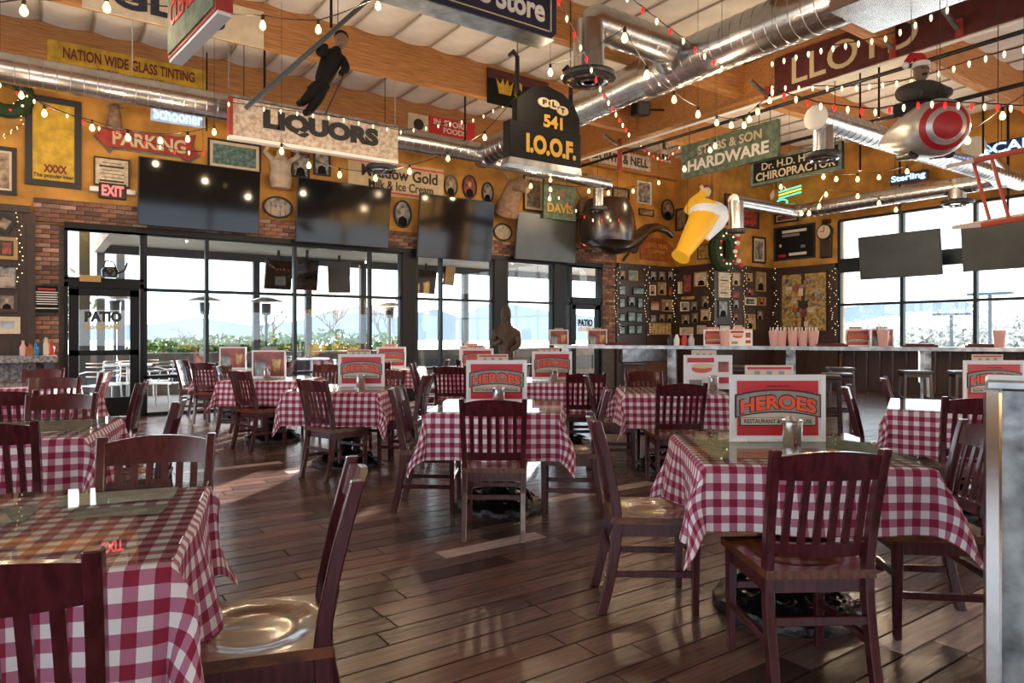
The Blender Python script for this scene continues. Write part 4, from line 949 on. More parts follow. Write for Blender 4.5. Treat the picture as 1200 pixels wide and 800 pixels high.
crowd(lambda *a, **k: onback(*a, Y=YB-.057, **k), 'of right photo panel', [(848, 334, 13, 29, 3, 2, 'lines'), (862, 327, 8, 15, 0, 2, h), (877, 325, 7, 10, 0, 5, h), (891, 330, 11, 23, 0, 4, h), (862, 345, 10, 10, 1, 3, None), (878, 342, 9, 10, 1, 3, h), (879, 353, 13, 9, 3, 2, 'lines'), (892, 353, 9, 10, 0, 3, h), (847, 362, 12, 20, 1, 6, h), (862, 356, 8, 12, 1, 1, h), (862, 371, 8, 10, 1, 3, h), (878, 377, 12, 18, 0, 5, h), (890, 369, 8, 12, 1, 0, h), (849, 384, 14, 8, 2, 2, None), (864, 385, 9, 8, 3, 2, None)])
t = onside(942, 354, 55, 70, 'large crowded golden collage picture on the corner panel', 'picture', X=XR-.057, frame='dark_wood', pic='photo_gold', border=.04, name='collage_picture'); w_ = 1.35; random.seed(3)
for k in range(34):
    x = random.uniform(-.52, .52); z = random.uniform(-.6, .6); MB().box((x, -.014-random.random()*.006, z), (random.uniform(.08, .22), .006, random.uniform(.07, .2))).build('clipping', random.choice(['photo_cream', 'photo_sepia', 'photo_grey', 'photo_red', 'cream', 'photo_colour']), t)
MB().prism([(-.2, .08), (0, .0), (.2, .08), (.12, -.02), (.14, -.12), (0, -.2), (-.14, -.12), (-.12, -.02)], -.03, -.022).build('eagle_emblem', 'letter_black', t)
# strings of tiny lights along the panels
def fairy(label, pts, n, spread, Yn):
    t = thing('fairy_light_string', label, 'string lights', pts[0], 0, 'fairy lights on the corner panels'); o = pts[0]; m = MB(); w = MB(); L = []; rnd = random.Random(len(pts)*n)
    for k in range(n+1):
        s = k/n*(len(pts)-1); i = min(int(s), len(pts)-2); p = pts[i].lerp(pts[i+1], s-i)-o; p = p+Vector((rnd.uniform(-spread, spread), -.03, 0) if Yn else (-.03, rnd.uniform(-spread, spread), 0)); L.append(p); m.ball(p, .009, 5, 4)
    w.tube(L, .004, 4); w.build('cord', 'wire', t); q = m.build('bulbs', 'bulb_small', t); q['kind'] = 'stuff'
for k, (u, Y, nm) in enumerate(((757, YW-.12, 'between mirror and photo panels'), (790, YW-.12, 'at the inner corner of the photo panels'), (722, YW-.12, 'beside the patio door brick'))): fairy('tiny white fairy lights hanging '+nm, [PY(u, 313, Y+.02), PY(u+1, 392, Y+.02)], 26, .10, True)
for k, (u, X, nm) in enumerate(((834, XB-.085, 'on the outer corner of the chase'), (907, XR-.085, 'at the innermost corner'), (977, XR-.085, 'beside the right windows'))): fairy('tiny white fairy lights hanging '+nm, [PX(u, 315, X), PX(u, 392, X)], 30, .14, False)
for k, (u, nm) in enumerate(((855, 'left of the tall framed lady'), (871, 'amid the right photo panel'))): fairy('tiny white fairy lights hanging '+nm, [PY(u, 314, YB-.085), PY(u+3, 392, YB-.085)], 26, .08, True)
fairy('red and white fairy lights strung beside the beer poster', [PY(20, 118, YW-.1), PY(24, 150, YW-.1), PY(4, 162, YW-.1)], 14, .05, True)
fairy('fairy lights hanging down the left dark panel edge', [PY(22, 250, YW-.1), PY(24, 330, YW-.1)], 16, .04, True)
# ------------------------------------------------------------------ hanging signs and props
def skin(name, pts, edges, m, parent, sub=1):
    me = bpy.data.meshes.new(name); me.from_pydata([p[0] for p in pts], edges, []); o = bpy.data.objects.new(name, me); COL.objects.link(o)
    md = o.modifiers.new('s', 'SKIN'); md.use_smooth_shade = True
    for i, p in enumerate(pts):
        sv = me.skin_vertices[0].data[i]; sv.radius = (p[1], p[1]) if not isinstance(p[1], tuple) else p[1]; sv.use_root = (i == 0)
    ms = o.modifiers.new('d', 'SUBSURF'); ms.levels = sub; ms.render_levels = sub
    dg = bpy.context.evaluated_depsgraph_get(); nm = bpy.data.meshes.new_from_object(o.evaluated_get(dg)); bpy.data.objects.remove(o)
    nm.materials.clear(); nm.materials.append(MATS[m]); return obj(name, nm, parent)
def spanY(u0, u1, v, Y): a = PY(u0, v, Y); b = PY(u1, v, Y); return b.x-a.x
def signY(name, label, uc, vc, u0, u1, hpx, Y, board, cat='sign', th=.04, hang=True):
    p = PY(uc, vc, Y); w = wx(u1, Y)-wx(u0, Y); p.x = (wx(u1, Y)+wx(u0, Y))/2; h = hpx*p.dot(F)/FPX; t = thing(name, label, cat, p)
    MB().box((0, 0, 0), (w, th, h)).build('board', board, t, bev=.004)
    if hang:
        for k in (-.42, .42): MB().tube([(k*w, 0, h/2), (k*w, 0, ZC-p.z)], .007, 5).build('hanger', 'wire', t)
    return t, w, h
def signX(name, label, uc, vc, u0, u1, hpx, X, board, cat='sign', th=.04, hang=True):
    p = PX(uc, vc, X); y0 = PX(u0, vc, X).y; y1 = PX(u1, vc, X).y; w = y0-y1; p.y = (y0+y1)/2; h = hpx*p.dot(F)/FPX; t = thing(name, label, cat, p, -PI/2)
    MB().box((0, 0, 0), (w, th, h)).build('board', board, t, bev=.004)
    if hang:
        for k in (-.42, .42): MB().tube([(k*w, 0, h/2), (k*w, 0, ZC-p.z)], .007, 5).build('hanger', 'wire', t)
    return t, w, h
t, w, h = signY('liquors_sign', 'weathered white LIQUORS sign with large black letters', 366, 153, 268, 465, 40, 10.6, 'old_white', th=.10)
text('lettering', 'LIQUORS', w*.69, h*.62, 'letter_black', t, (.06, -.055, .02), .07); MB().box((-w*.5+.02, 0, 0), (.05, .13, h*1.04)).build('end_trim', 'sign_red', t)
MB().box((0, .02, -h/2-.03), (w, .14, .05)).build('lower_trim', 'white_paint', t); MB().box((0, .02, h/2+.03), (w, .14, .04)).build('upper_trim', 'galv', t)
t, w, h = signY('glass_sign', 'big cream board with black letters on the upper left beam', 220, 14, 96, 309, 46, 9.80, 'cream', hang=False, th=.03); text('lettering', 'GLAS', w*.62, h*.62, 'sign_navy', t, (-.1, -.02, 0), .04)
t, w, h = signY('tinting_sign', 'long yellow sign reading NATION WIDE GLASS TINTING', 149, 80, 55, 243, 31, 12.247, 'sign_yellow', hang=False, th=.03)
text('lettering', 'NATION WIDE GLASS TINTING', w*.82, h*.40, 'letter_maroon', t, (0, -.02, h*.12), .02); text('lettering', 'FROM', w*.12, h*.14, 'letter_black', t, (-w*.15, -.02, -h*.30), .01); text('lettering', 'HOME', w*.14, h*.14, 'letter_black', t, (w*.14, -.02, -h*.30), .01)
# navy store sign with a bright metal underside
x1 = PZ(652, 46, 4.53).x; t = thing('store_sign', 'navy blue box sign lettered Store at the top centre', 'sign', (x1-1.7, 6.09, 4.53+.36))
MB().prism([(-1.7, -.36), (1.64, -.36), (1.7, -.30), (1.7, .18), (1.5, .36), (-1.7, .36)], -.15, .15).build('box', 'sign_navy', t); MB().box((0, 0, -.365), (3.36, .28, .012)).build('underside', 'galv', t)
m = MB()
for z in (-.30, .30): m.box((0, -.155, z), (3.2, .01, .012))
m.box((1.62, -.155, -.05), (.012, .01, .5)); m.build('border_line', 'letter_cream', t)
xa, xb = PY(581, 25, 5.94).x-(x1-1.7), PY(638, 25, 5.94).x-(x1-1.7); text('lettering', 'Store', xb-xa, .25, 'letter_white', t, ((xa+xb)/2, -.155, -.10), .03)
xa, xb = PY(561, 15, 5.94).x-(x1-1.7), PY(575, 15, 5.94).x-(x1-1.7); text('lettering', 's', xb-xa, .17, 'letter_white', t, ((xa+xb)/2, -.155, -.13), .03)
for k in (-1.2, 1.2): MB().tube([(k, 0, .36), (k, 0, ZC-4.89)], .02, 6).build('hanger', 'iron', t)
# lodge sign
Y = 7.3; p = PY(636, 153, Y); s = p.dot(F)/FPX; t = thing('lodge_sign', 'black arched lodge sign with gold I.O.O.F. letters', 'sign', p, .0); K = 1.18
q = lambda u, v: ((u-636)*s*K, (153-v)*s)
MB().prism([q(602, 152), q(680, 152), q(680, 132), q(672, 116), q(658, 106), q(640, 102), q(622, 106), q(608, 118), q(602, 124)], -.06, .06).build('arched_top', 'sign_black', t)
MB().prism([q(592, 192), q(681, 192), q(681, 150), q(592, 150)], -.08, .08).build('lower_block', 'sign_black', t, bev=.01)
MB().prism([q(590, 200), q(682, 200), q(680, 192), q(592, 192)], -.085, .085).build('lower_edge', 'galv', t)
text('lettering', '541', 24*s*K, 15*s, 'letter_gold', t, (q(645, 143)[0], -.07, q(645, 143)[1]), .04); text('lettering', 'I.O.O.F.', 62*s*K, 22*s, 'letter_gold', t, (q(642, 173)[0], -.09, q(642, 173)[1]), .05)
for k, (u, v) in enumerate(((634, 122), (646, 122), (657, 127))):
    c = q(u, v); MB().prism(ellipse(15*s*K, 11*s, 16, *c), -.075, -.06).build('link', 'letter_cream', t); text('lettering', 'FLT'[k], 6*s, 6*s, 'letter_black', t, (c[0], -.078, c[1]), .05)
for u in (605, 672): c = q(u, 110)[0]; MB().tube([(c, 0, q(0, 118)[1]), (c, 0, q(0, 75)[1]), (c-.06, 0, q(0, 70)[1]), (c-.12, 0, q(0, 76)[1])], .03, 8).build('hook', 'iron', t); MB().tube([(c, 0, q(0, 75)[1]), (c, 0, ZC-p.z)], .008, 4).build('hanger', 'wire', t)
# crown sign on the beam
t, w, h = signY('crown_sign', 'black and red beam sign with a yellow crown', 606, 108, 571, 642, 40, 9.79, 'sign_black', hang=False, th=.03); MB().box((0, -.018, h*.36), (w, .006, h*.28)).build('red_band', 'sign_maroon', t)
MB().prism([(-.42, -.10), (-.18, -.10), (-.12, .14), (-.21, .05), (-.25, .16), (-.30, .04), (-.35, .16), (-.39, .05), (-.48, .14)], -.03, -.018).build('crown', 'sign_yellow', t); text('lettering', 'C', .16, h*.7, 'sign_yellow', t, (-.02, -.02, -.04), .05)
t, w, h = signY('food_sign', 'red food store sign high above the duct junction', 528, 150, 503, 556, 20, 12.247, 'letter_red', hang=False, th=.03); text('lettering', 'IN', w*.14, h*.34, 'letter_white', t, (-w*.34, -.02, h*.2), .02); text('lettering', 'STORE', w*.50, h*.34, 'letter_white', t, (w*.06, -.02, h*.2), .02); text('lettering', 'FOODS', w*.5, h*.32, 'letter_white', t, (.05, -.02, -h*.22), .02)
t, w, h = signY('round_emblem_board', 'cream board with dark round emblem beside the red food sign', 490, 146, 478, 502, 24, 12.247, 'cream', hang=False, th=.03); MB().prism(ellipse(.22, .22, 16), -.03, -.016).build('emblem', 'letter_black', t)
# red painted lettering on the girder
t, w, h = signX('girder_sign', 'maroon sign with cream letters along the girder', 1050, 42, 908, 1215, 50, 9.82, 'sign_maroon', hang=False, th=.03)
ya = PX(928, 62, 9.8).y; yb_ = PX(1076, 20, 9.8).y; yc = bpy.data.objects['girder_sign'].location.y
text('lettering', 'LLOYD', ya-yb_, h*.70, 'letter_cream', t, (yc-(ya+yb_)/2, -.02, 0), .01)
t, w, h = signX('hardware_sign', 'green weathered HARDWARE sign with pale letters', 856, 176, 800, 913, 41, 10.7, 'sign_green', th=.08)
text('lettering', 'STUBS & SON', w*.66, h*.26, 'letter_cream', t, (.05, -.045, h*.22), .02); text('lettering', 'HARDWARE', w*.84, h*.34, 'letter_white', t, (0, -.045, -h*.18), .03)
t, w, h = signX('chiropractor_sign', 'black CHIROPRACTOR sign with cream letters and green rim', 935, 193, 882, 988, 31, 10.9, 'sign_black', th=.08); MB().ring(w, h, .05, .02, -.04).build('rim', 'sign_green', t)
text('lettering', 'Dr. H.D. HILLS', w*.68, h*.28, 'letter_cream', t, (-.05, -.045, h*.2), .01); text('lettering', 'CHIROPRACTOR', w*.88, h*.32, 'letter_cream', t, (0, -.045, -h*.18), .02)
t, w, h = signY('slatted_sign', 'long faded wooden sign beneath the girder end', 726, 186, 690, 762, 18, 12.0, 'old_white'); text('lettering', 'DOWN & NELL', w*.9, h*.6, 'letter_black', t, (0, -.025, 0), .02)
p = PY(778, 178, 11.4); t = thing('hourglass_sign', 'small hourglass-shaped sign above a light garland', 'sign', p); MB().prism([(-.22, -.22), (.22, -.22), (.08, 0), (.20, .28), (-.20, .28), (-.08, 0)], -.02, .02).build('board', 'old_white', t); text('lettering', 'R', .14, .18, 'letter_black', t, (0, -.025, .14), .04); text('lettering', 'UND', .36, .14, 'letter_black', t, (0, -.025, -.13), .04); MB().tube([(0, 0, .28), (0, 0, ZC-p.z)], .006, 4).build('hanger', 'wire', t)
# small tilted sign at the top left
a = PZ(206, 72, 3.6); b = PZ(263, 14, 3.6); d = b-a; L = d.length; ang = math.atan2(d.y, d.x); c = (a+b)/2+Z*.62
t = thing('hanging_shop_sign', 'red-edged green box sign hung askew at the upper left', 'sign', c, ang)
MB().box((0, 0, 0), (L, .12, 1.24)).build('box', 'sign_red', t); MB().box((0, -.065, 0), (L-.06, .012, 1.18)).build('face_panel', 'sign_green', t); MB().box((0, 0, -.63), (L, .10, .03)).build('lower_trim', 'white_paint', t)
text('lettering', 'CLEMENTS', L*.8, .2, 'letter_red', t, (0, -.075, -.30), .02)
for k in (-.4, .4): MB().tube([(k*L, 0, .62), (k*L, 0, ZC-c.z)], .008, 5).build('hanger', 'wire', t)
# neon signs near the right wall
p = PX(921, 231, 15.8); t = thing('neon_sign', 'green and yellow neon emblem above the chalkboard', 'neon sign', p, -PI/2)
for k, (z, m) in enumerate(((.16, 'neon_green'), (.08, 'neon_yellow'), (.0, 'neon_green'))): MB().tube([(-.2, 0, z), (.1, 0, z+.03), (.42, 0, z+.06)], .022, 6).build('tube', m, t, True)
MB().tube([(.16*math.cos(a)-.12, 0, .09*math.sin(a)-.13) for a in [i*PI/6 for i in range(13)]], .022, 6).build('tube', 'neon_green', t, True); MB().prism([(-.42, 0), (-.34, .1), (-.36, .24), (-.46, .12)], -.02, .02).build('flame_shape', 'letter_white', t); MB().bar((-.3, .03, .25), (-.3, .03, ZC-p.z), .015).build('rod', 'iron', t)
p = PX(1064, 208, 15.9); t = thing('neon_sign', 'blue glowing neon script above the right-hand duct', 'neon sign', p, -PI/2); MB().box((0, .04, 0), (.80, .03, .24)).build('backing', 'sign_navy', t); text('lettering', 'Sterling', .72, .17, 'neon_blue', t, (0, 0, 0), .02)
for k in (-.3, .3): MB().tube([(k, .04, .12), (k, .04, ZC-p.z)], .006, 4).build('hanger', 'wire', t)
p = PX(1196, 168, 14.0); t = thing('neon_sign', 'bright blue neon letters at the right picture edge', 'neon sign', p, -PI/2); MB().box((0, .04, 0), (.95, .03, .24)).build('backing', 'sign_navy', t); text('lettering', 'CARLI', .85, .18, 'neon_blue', t, (0, 0, 0), .02)
for k in (-.3, .3): MB().tube([(k, .04, .12), (k, .04, ZC-p.z)], .006, 4).build('hanger', 'wire', t)
# beer glass and bottle with a santa hat
Y = 10.9; s = PY(815, 270, Y).dot(F)/FPX; p = PY(815, 270, Y); K = 1.38
t = thing('giant_beer_glass', 'giant glowing yellow beer glass with white foam, tilted', 'beer prop', p); q = lambda u, v: Vector(((u-815)*s*K, 0, (270-v)*s))
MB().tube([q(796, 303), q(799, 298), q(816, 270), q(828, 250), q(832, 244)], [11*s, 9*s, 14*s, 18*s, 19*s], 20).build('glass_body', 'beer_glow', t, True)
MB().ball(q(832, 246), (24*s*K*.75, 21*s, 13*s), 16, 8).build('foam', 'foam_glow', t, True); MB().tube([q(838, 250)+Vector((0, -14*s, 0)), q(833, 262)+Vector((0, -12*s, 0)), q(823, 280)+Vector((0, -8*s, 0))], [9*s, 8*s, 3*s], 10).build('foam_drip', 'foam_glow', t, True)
for u in (805, 836): a = q(u, 255); MB().tube([a, Vector((a.x, 0, ZC-p.z))], .006, 4).build('hanger', 'wire', t)
t = thing('giant_beer_bottle', 'yellow bottle neck wearing a santa hat above the glass', 'bottle', p+Vector((0, .35, 0)))
MB().tube([q(824, 244), q(830, 232), q(838, 222), q(842, 218)], [9*s, 8*s, 5*s, 4.5*s], 14).build('neck', 'beer_glow', t, True); MB().tube([q(842, 219), q(845, 215)], [7*s, 6*s], 12).build('hat_brim', 'santa_white', t, True); MB().tube([q(844, 216), q(842, 212), q(839, 212)], [5*s, 4*s, 2*s], 10).build('hat', 'santa_red', t, True); MB().ball(q(838, 212), 2.6*s, 8, 5).build('pompom', 'santa_white', t, True)
MB().tube([q(846, 214), Vector((q(846, 0).x, 0, ZC-p.z))], .006, 4).build('hanger', 'wire', t)
# figure in a dark suit on a sloping pole
Y = 8.6; o = PY(378, 95, Y); q = lambda u, v, dy=0: PY(u, v, Y+dy)-o
t = thing('hanging_figure', 'dark suited mannequin with a cane on a sloping pole', 'mannequin', o); s = o.dot(F)/FPX
s *= 1.35
P = [(q(378, 95), (9*s, 7*s)), (q(384, 82), (9.5*s, 7*s)), (q(389, 70), (11*s, 7*s)), (q(393, 61), (6*s, 5*s)), (q(397, 55), 3.6*s), (q(381, 62, -.05), 4.6*s), (q(373, 62, -.12), 4*s), (q(384, 52, -.14), 2.6*s), (q(402, 70, -.05), 4.6*s), (q(406, 81, -.1), 4*s), (q(398, 87, -.16), 2.6*s),
     (q(374, 98), 6*s), (q(364, 111, -.06), 5*s), (q(353, 121), 3.4*s), (q(350, 121, -.10), 3*s), (q(380, 101), 6*s), (q(371, 118, -.06), 5*s), (q(361, 132), 3.4*s), (q(357, 132, -.10), 3*s)]
skin('suit', P, [(0, 1), (1, 2), (2, 3), (3, 4), (2, 5), (5, 6), (6, 7), (2, 8), (8, 9), (9, 10), (0, 11), (11, 12), (12, 13), (13, 14), (0, 15), (15, 16), (16, 17), (17, 18)], 'figure_black', t, 2)
s /= 1.2
MB().ball(q(400, 47), (7*s, 7.5*s, 9*s), 14, 10).build('head', 'figure_skin', t, True); MB().ball(q(400, 43, .02), (7.6*s, 8*s, 6.5*s), 12, 8).build('hair', 'figure_black', t, True)
for k in (-1, 1): MB().ball(q(399+k*2.6, 47, -.085), .008, 6, 4).build('eye', 'letter_black', t)
MB().ball(q(399, 50, -.095), (.010, .014, .014), 6, 4).build('nose', 'figure_skin', t); MB().box(q(399, 53, -.082), (.034, .01, .006)).build('mouth', 'letter_maroon', t)
MB().tube([q(398, 88, -.16), q(404, 86, -.16), q(381, 135, -.16)], .014, 6).build('cane', 'dark_wood', t)
for u in (396,): MB().tube([q(u, 45), Vector((q(u, 45).x, 0, ZC-o.z))], .006, 4).build('hanger', 'wire', t)
o = MB().tube([PY(288, 127, 8.45), PY(440, -8, 8.45)], .03, 8).build('sloping_pole', 'patio_steel'); tag(o, 'long dark pole sloping up behind the suited mannequin', 'pole')
# toy plane with pilot
n0 = PT(1112, 146, 6.45); a0 = PT(1052, 163, 7.7); o = n0; ax = (a0-n0); t = thing('toy_plane', 'silver toy plane with a red roundel on its nose', 'toy plane', o); Lx = ax.length; u_ = ax/Lx
hs = lambda x: .275*math.sqrt(max(0, 1-((.24-x)/.24)**2)) if x < .24 else .275
MB().tube([u_*x for x in (.10, .17, .24)]+[u_*(Lx*k) for k in (.34, .6, 1, 1.35)], [hs(.10), hs(.17), .275, .27, .235, .15, .05], 28).build('fuselage', 'silver_paint', t, True)
for nm, x0_, x1_, mm in (('roundel_centre', .0, .028, 'roundel_red'), ('roundel_white', .028, .056, 'silver_paint'), ('roundel_ring', .056, .10, 'roundel_red')):
    xx = [x0_+(x1_-x0_)*i/4 for i in range(5)]; MB().tube([u_*x for x in xx], [max(.004, hs(x)) for x in xx], 32).build(nm, mm, t, True)
sd_ = u_.cross(Z).normalized()
for k in (-1, 1): MB().tube([u_*(Lx*.30)+sd_*k*.16-Z*.24, u_*(Lx*.62)+sd_*k*.16-Z*.24], [.05, .035], 10).build('exhaust', 'iron', t, True)
for k in (.15, .7): c = u_*(Lx*k); MB().tube([c+Z*.2, c+Z*(ZC-o.z)], .004, 4).build('hanger', 'wire', t)
b0 = u_*(Lx*.55)+Z*.17; t = thing('pilot_figure', 'dark jacketed pilot figure in a santa hat riding the toy plane', 'figure', o+b0); bx = -u_; bx.z = 0; bx.normalize(); sy = sd_
P = [(Vector((0, 0, 0)), (.19, .16)), (Z*.16+bx*.03, (.21, .16)), (Z*.29+bx*.05, (.18, .12)), (Z*.36+bx*.05, .05), (Z*.24+bx*.05+sy*.17, .075), (Z*.16+bx*.22+sy*.18, .06), (Z*.12+bx*.40+sy*.12, .04), (Z*.24+bx*.05-sy*.17, .075), (Z*.16+bx*.22-sy*.18, .06), (Z*.12+bx*.40-sy*.12, .04)]
skin('jacket', P, [(0, 1), (1, 2), (2, 3), (2, 4), (4, 5), (5, 6), (2, 7), (7, 8), (8, 9)], 'olive_cloth', t, 2)
hd = Z*.43+bx*.07; MB().ball(hd, (.075, .075, .095), 14, 10).build('head', 'figure_skin', t, True); cv = -F
for k in (-1, 1): MB().ball(hd+cv*.070+R*k*.027+Z*.02, .012, 6, 4).build('eye', 'letter_black', t)
MB().ball(hd+cv*.078-Z*.005, (.014, .014, .018), 6, 4).build('nose', 'figure_skin', t); MB().ball(hd+cv*.062-Z*.04, (.035, .035, .012), 8, 4).build('moustache', 'letter_black', t)
MB().tube([hd+Z*.05, hd+Z*.10], [.09, .08], 14).build('hat_brim', 'santa_white', t, True); MB().tube([hd+Z*.08, hd+Z*.15-R*.03, hd+Z*.16-R*.10, hd+Z*.10-R*.15], [.075, .058, .042, .03], 12).build('hat', 'santa_red', t, True); MB().ball(hd+Z*.07-R*.16, .035, 8, 6).build('pompom', 'santa_white', t, True)
# red biplane running out of the picture at the right
w0 = PT(1142, 190, 6.4); w1 = PT(1420, 132, 5.2); l0 = PT(1150, 266, 6.3); l1 = PT(1420, 218, 5.2); t = thing('biplane_model', 'red biplane model with struts at the right edge', 'model plane', (w0+w1)/2); o = (w0+w1)/2
dp = Vector((F.x, F.y, .10)).normalized()*.42
def wing(a, b, nm):
    m = MB(); th = .035; vs = [a, b, b+dp, a+dp]; m.add([v-o for v in vs]+[v-o+Z*th for v in vs], [(3, 2, 1, 0), (4, 5, 6, 7), (0, 1, 5, 4), (1, 2, 6, 5), (2, 3, 7, 6), (3, 0, 4, 7)]); w = m.build(nm, 'wing_pale', t); MB().tube([a-o+Z*.017, b-o+Z*.017], .026, 8).build('leading_edge', 'wing_red', w, True)
wing(w0, w1, 'wing'); wing(l0, l1, 'wing')
for k in (.12, .45): a = w0.lerp(w1, k)-o+dp*.2; b = l0.lerp(l1, k+.06)-o+dp*.2; MB().tube([a, b], .016, 6).build('strut', 'wing_red', t); MB().tube([a+dp*.6, b+dp*.6], .016, 6).build('strut', 'wing_red', t)
c = (w1+l1)/2-o; MB().tube([c-dp*1.2, c-dp*.6, c+dp*1.2, c+dp*3.2], [.08, .16, .17, .05], 16).build('fuselage', 'wing_red', t, True)
for k in (.2, .8): a = w0.lerp(w1, k)-o+dp*.5; MB().tube([a, Vector((a.x, a.y, ZC-o.z))], .004, 4).build('hanger', 'wire', t)
# carved wooden statue
o = PT(593, 392, 13.0); o.z = 0; t = thing('carved_statue', 'dark carved wooden statue standing before the windows', 'statue', o); rr = R
MB().lathe([(.30, 0), (.30, .30), (.24, .32)], 8).build('plinth', 'totem', t)
P = [(Z*.85, (.16, .14)), (Z*1.1, (.17, .14)), (Z*1.36, (.17, .12)), (Z*1.5, .07), (Z*1.62, (.11, .10)), (Z*1.76, (.10, .10)), (Z*1.86, .05), (Z*.6+rr*.05, (.17, .15)), (Z*.34, (.19, .16)), (Z*1.33+rr*.2, .08), (Z*1.1+rr*.24-F*.05, .07), (Z*1.02+rr*.08-F*.16, .05), (Z*1.33-rr*.2, .08), (Z*1.12-rr*.24-F*.06, .07), (Z*1.2-rr*.08-F*.17, .05)]
skin('figure', P, [(0, 1), (1, 2), (2, 3), (3, 4), (4, 5), (5, 6), (0, 7), (7, 8), (2, 9), (9, 10), (10, 11), (2, 12), (12, 13), (13, 14)], 'totem', t, 2)
MB().ball(Z*1.6-F*.12, (.02, .02, .04), 6, 5).build('nose', 'totem', t)
for k in (-1, 1): MB().ball(Z*1.66-F*.11+rr*k*.045, .015, 6, 4).build('eye', 'letter_black', t)
# ------------------------------------------------------------------ bar-height counter on the right, stools, post, sideboard
CA = W(1.0, 15.3); CB = W(9.9, 11.8); cdv = (CB-CA); CL = cdv.length; cang = math.atan2(cdv.y, cdv.x); cu = cdv/CL; cn = Vector((-cu.y, cu.x, 0))
t = thing('bar_counter', 'long galvanised metal drinks counter before the corner panels', 'counter', CA, cang)
MB().box((CL/2, 0, 1.05), (CL, .50, .05)).build('top', 'galv', t, bev=.006); MB().box((CL/2, -.245, 1.04), (CL, .02, .07)).build('edge_band', 'galv', t)
for k in range(5): MB().box((.2+k*(CL-.4)/4, .05, .51), (.18, .18, 1.02)).build('post', 'galv_worn', t, bev=.01)
def onc(u, off=0): # place on the counter under picture column u
    d = ray(u, 400); d2 = Vector((d.x, d.y, 0)); o = CA+cn*off
    k = (o.y*d2.x-o.x*d2.y)/(cu.x*d2.y-cu.y*d2.x); return o+cu*k+Z*1.075
for k, (u, kind, lab) in enumerate(((655, 'd', 'far left end of the metal counter'), (838, 'h', 'metal counter above the food-photo table'), (868, 'p', 'metal counter left of the pink cups'), (1005, 'h', 'metal counter by the first window bay'), (1034, 'd', 'metal counter right of the first window bay'), (700, 'd', 'metal counter near the patio door'))):
    menu(onc(u)+Z*.165, YAW-PI/2, {'h': 'red HEROES menu', 'p': 'white food-photo menu', 'd': 'red drinks-photo menu'}[kind]+' on the '+lab, kind)
CUP = MB().lathe([(.075, 0), (.105, .30), (.098, .30), (.068, .01)], 16).mesh('tumbler', 'pink_cup', True)
words = ['first', 'second', 'third', 'fourth', 'fifth', 'sixth']
def cup(p, label):
    t = thing('straw_cup', label, 'cup', p, 0, 'pink cups on the counter'); obj('tumbler', CUP, t); m = MB()
    for k in range(7): a = k*.9; m.tube([(.03*math.cos(a), .03*math.sin(a), .03), (.08*math.cos(a), .08*math.sin(a), .37)], .006, 5)
    m.build('straws', 'menu_white', t)
for k, u in enumerate((907, 916, 929, 941, 953)): cup(onc(u, .05), 'pink straw cup, %s from left in the counter row' % words[k])
cup(onc(849, -.15), 'pink straw cup before the HEROES counter menu'); cup(onc(1171, -.1), 'single pink straw cup near the right picture edge'); cup(onc(1035, -.17), 'pink straw cup before the drinks menu on the counter')
for k, u in enumerate((975, 1078, 1150, 725)):
    o = MB().box((0, 0, .02), (.55, .20, .04)).box((0, 0, .05), (.45, .16, .02)).build('cutlery_roll', 'sign_maroon'); o.location = onc(u); o.rotation_euler = (0, 0, cang); tag(o, ['dark red napkin stack right of the pink cups', 'dark red napkin stack before the second window', 'dark red napkin stack beside the single cup', 'dark red napkin stack near the patio door'][k], 'napkins', 'napkin stacks')
for k, (u, m) in enumerate(((786, 'iron'), (793, 'menu_white'), (802, 'menu_red'), (810, 'menu_blue'))):
    o = MB().lathe([(.06, 0), (.065, .12), (.05, .16), (.03, .2), (.03, .23)], 12).build('counter_jar', m, None, True); o.location = onc(u); tag(o, ['black jar on the metal counter', 'white jar on the metal counter', 'red jar on the metal counter', 'pale blue jar on the metal counter'][k], 'jar', 'jars on the counter')
def make_stool():
    t = thing('bar_stool', 'stool', 'stool'); MB().box((0, 0, .74), (.40, .40, .045)).build('seat', 'stool_wood', t, bev=.012)
    for x in (-1, 1):
        for y in (-1, 1): MB().bar((x*.19, y*.19, 0), (x*.165, y*.165, .72), .036).build('leg', 'stool_wood', t)
    for s in (-1, 1): MB().bar((-.18, s*.18, .25), (.18, s*.18, .25), .02, .035).build('footrest', 'stool_wood', t); MB().bar((s*.18, -.18, .35), (s*.18, .18, .35), .02, .035).build('footrest', 'stool_wood', t)
    MB().box((0, 0, .695), (.35, .35, .05)).build('apron', 'stool_wood', t)
    return t
ST0 = make_stool(); STT = proto_tree(ST0); ST0b = None
sp = [(4.15, 9.2, 'nearest, left of the post'), (4.55, 9.7, 'beside the nearest stool'), (6.05, 10.4, 'under the second window bay'), (6.75, 10.3, 'right of the second window bay'), (3.3, 12.3, 'below the pink cups'), (4.0, 12.0, 'below the wall clock'), (2.3, 13.0, 'below the framed lady'), (5.4, 11.4, 'before the first window bay'), (7.6, 10.1, 'before the third window bay')]
for k, (r, tt, lab) in enumerate(sp):
    lb = 'dark wooden bar stool at the metal counter, '+lab
    if k == 0: ST0.location = W(r, tt); ST0.rotation_euler = (0, 0, cang); ST0['label'] = lb; ST0['group'] = 'bar stools'
    else: dup(STT, W(r, tt), cang+random.uniform(-.15, .15), lb, 'bar stools')
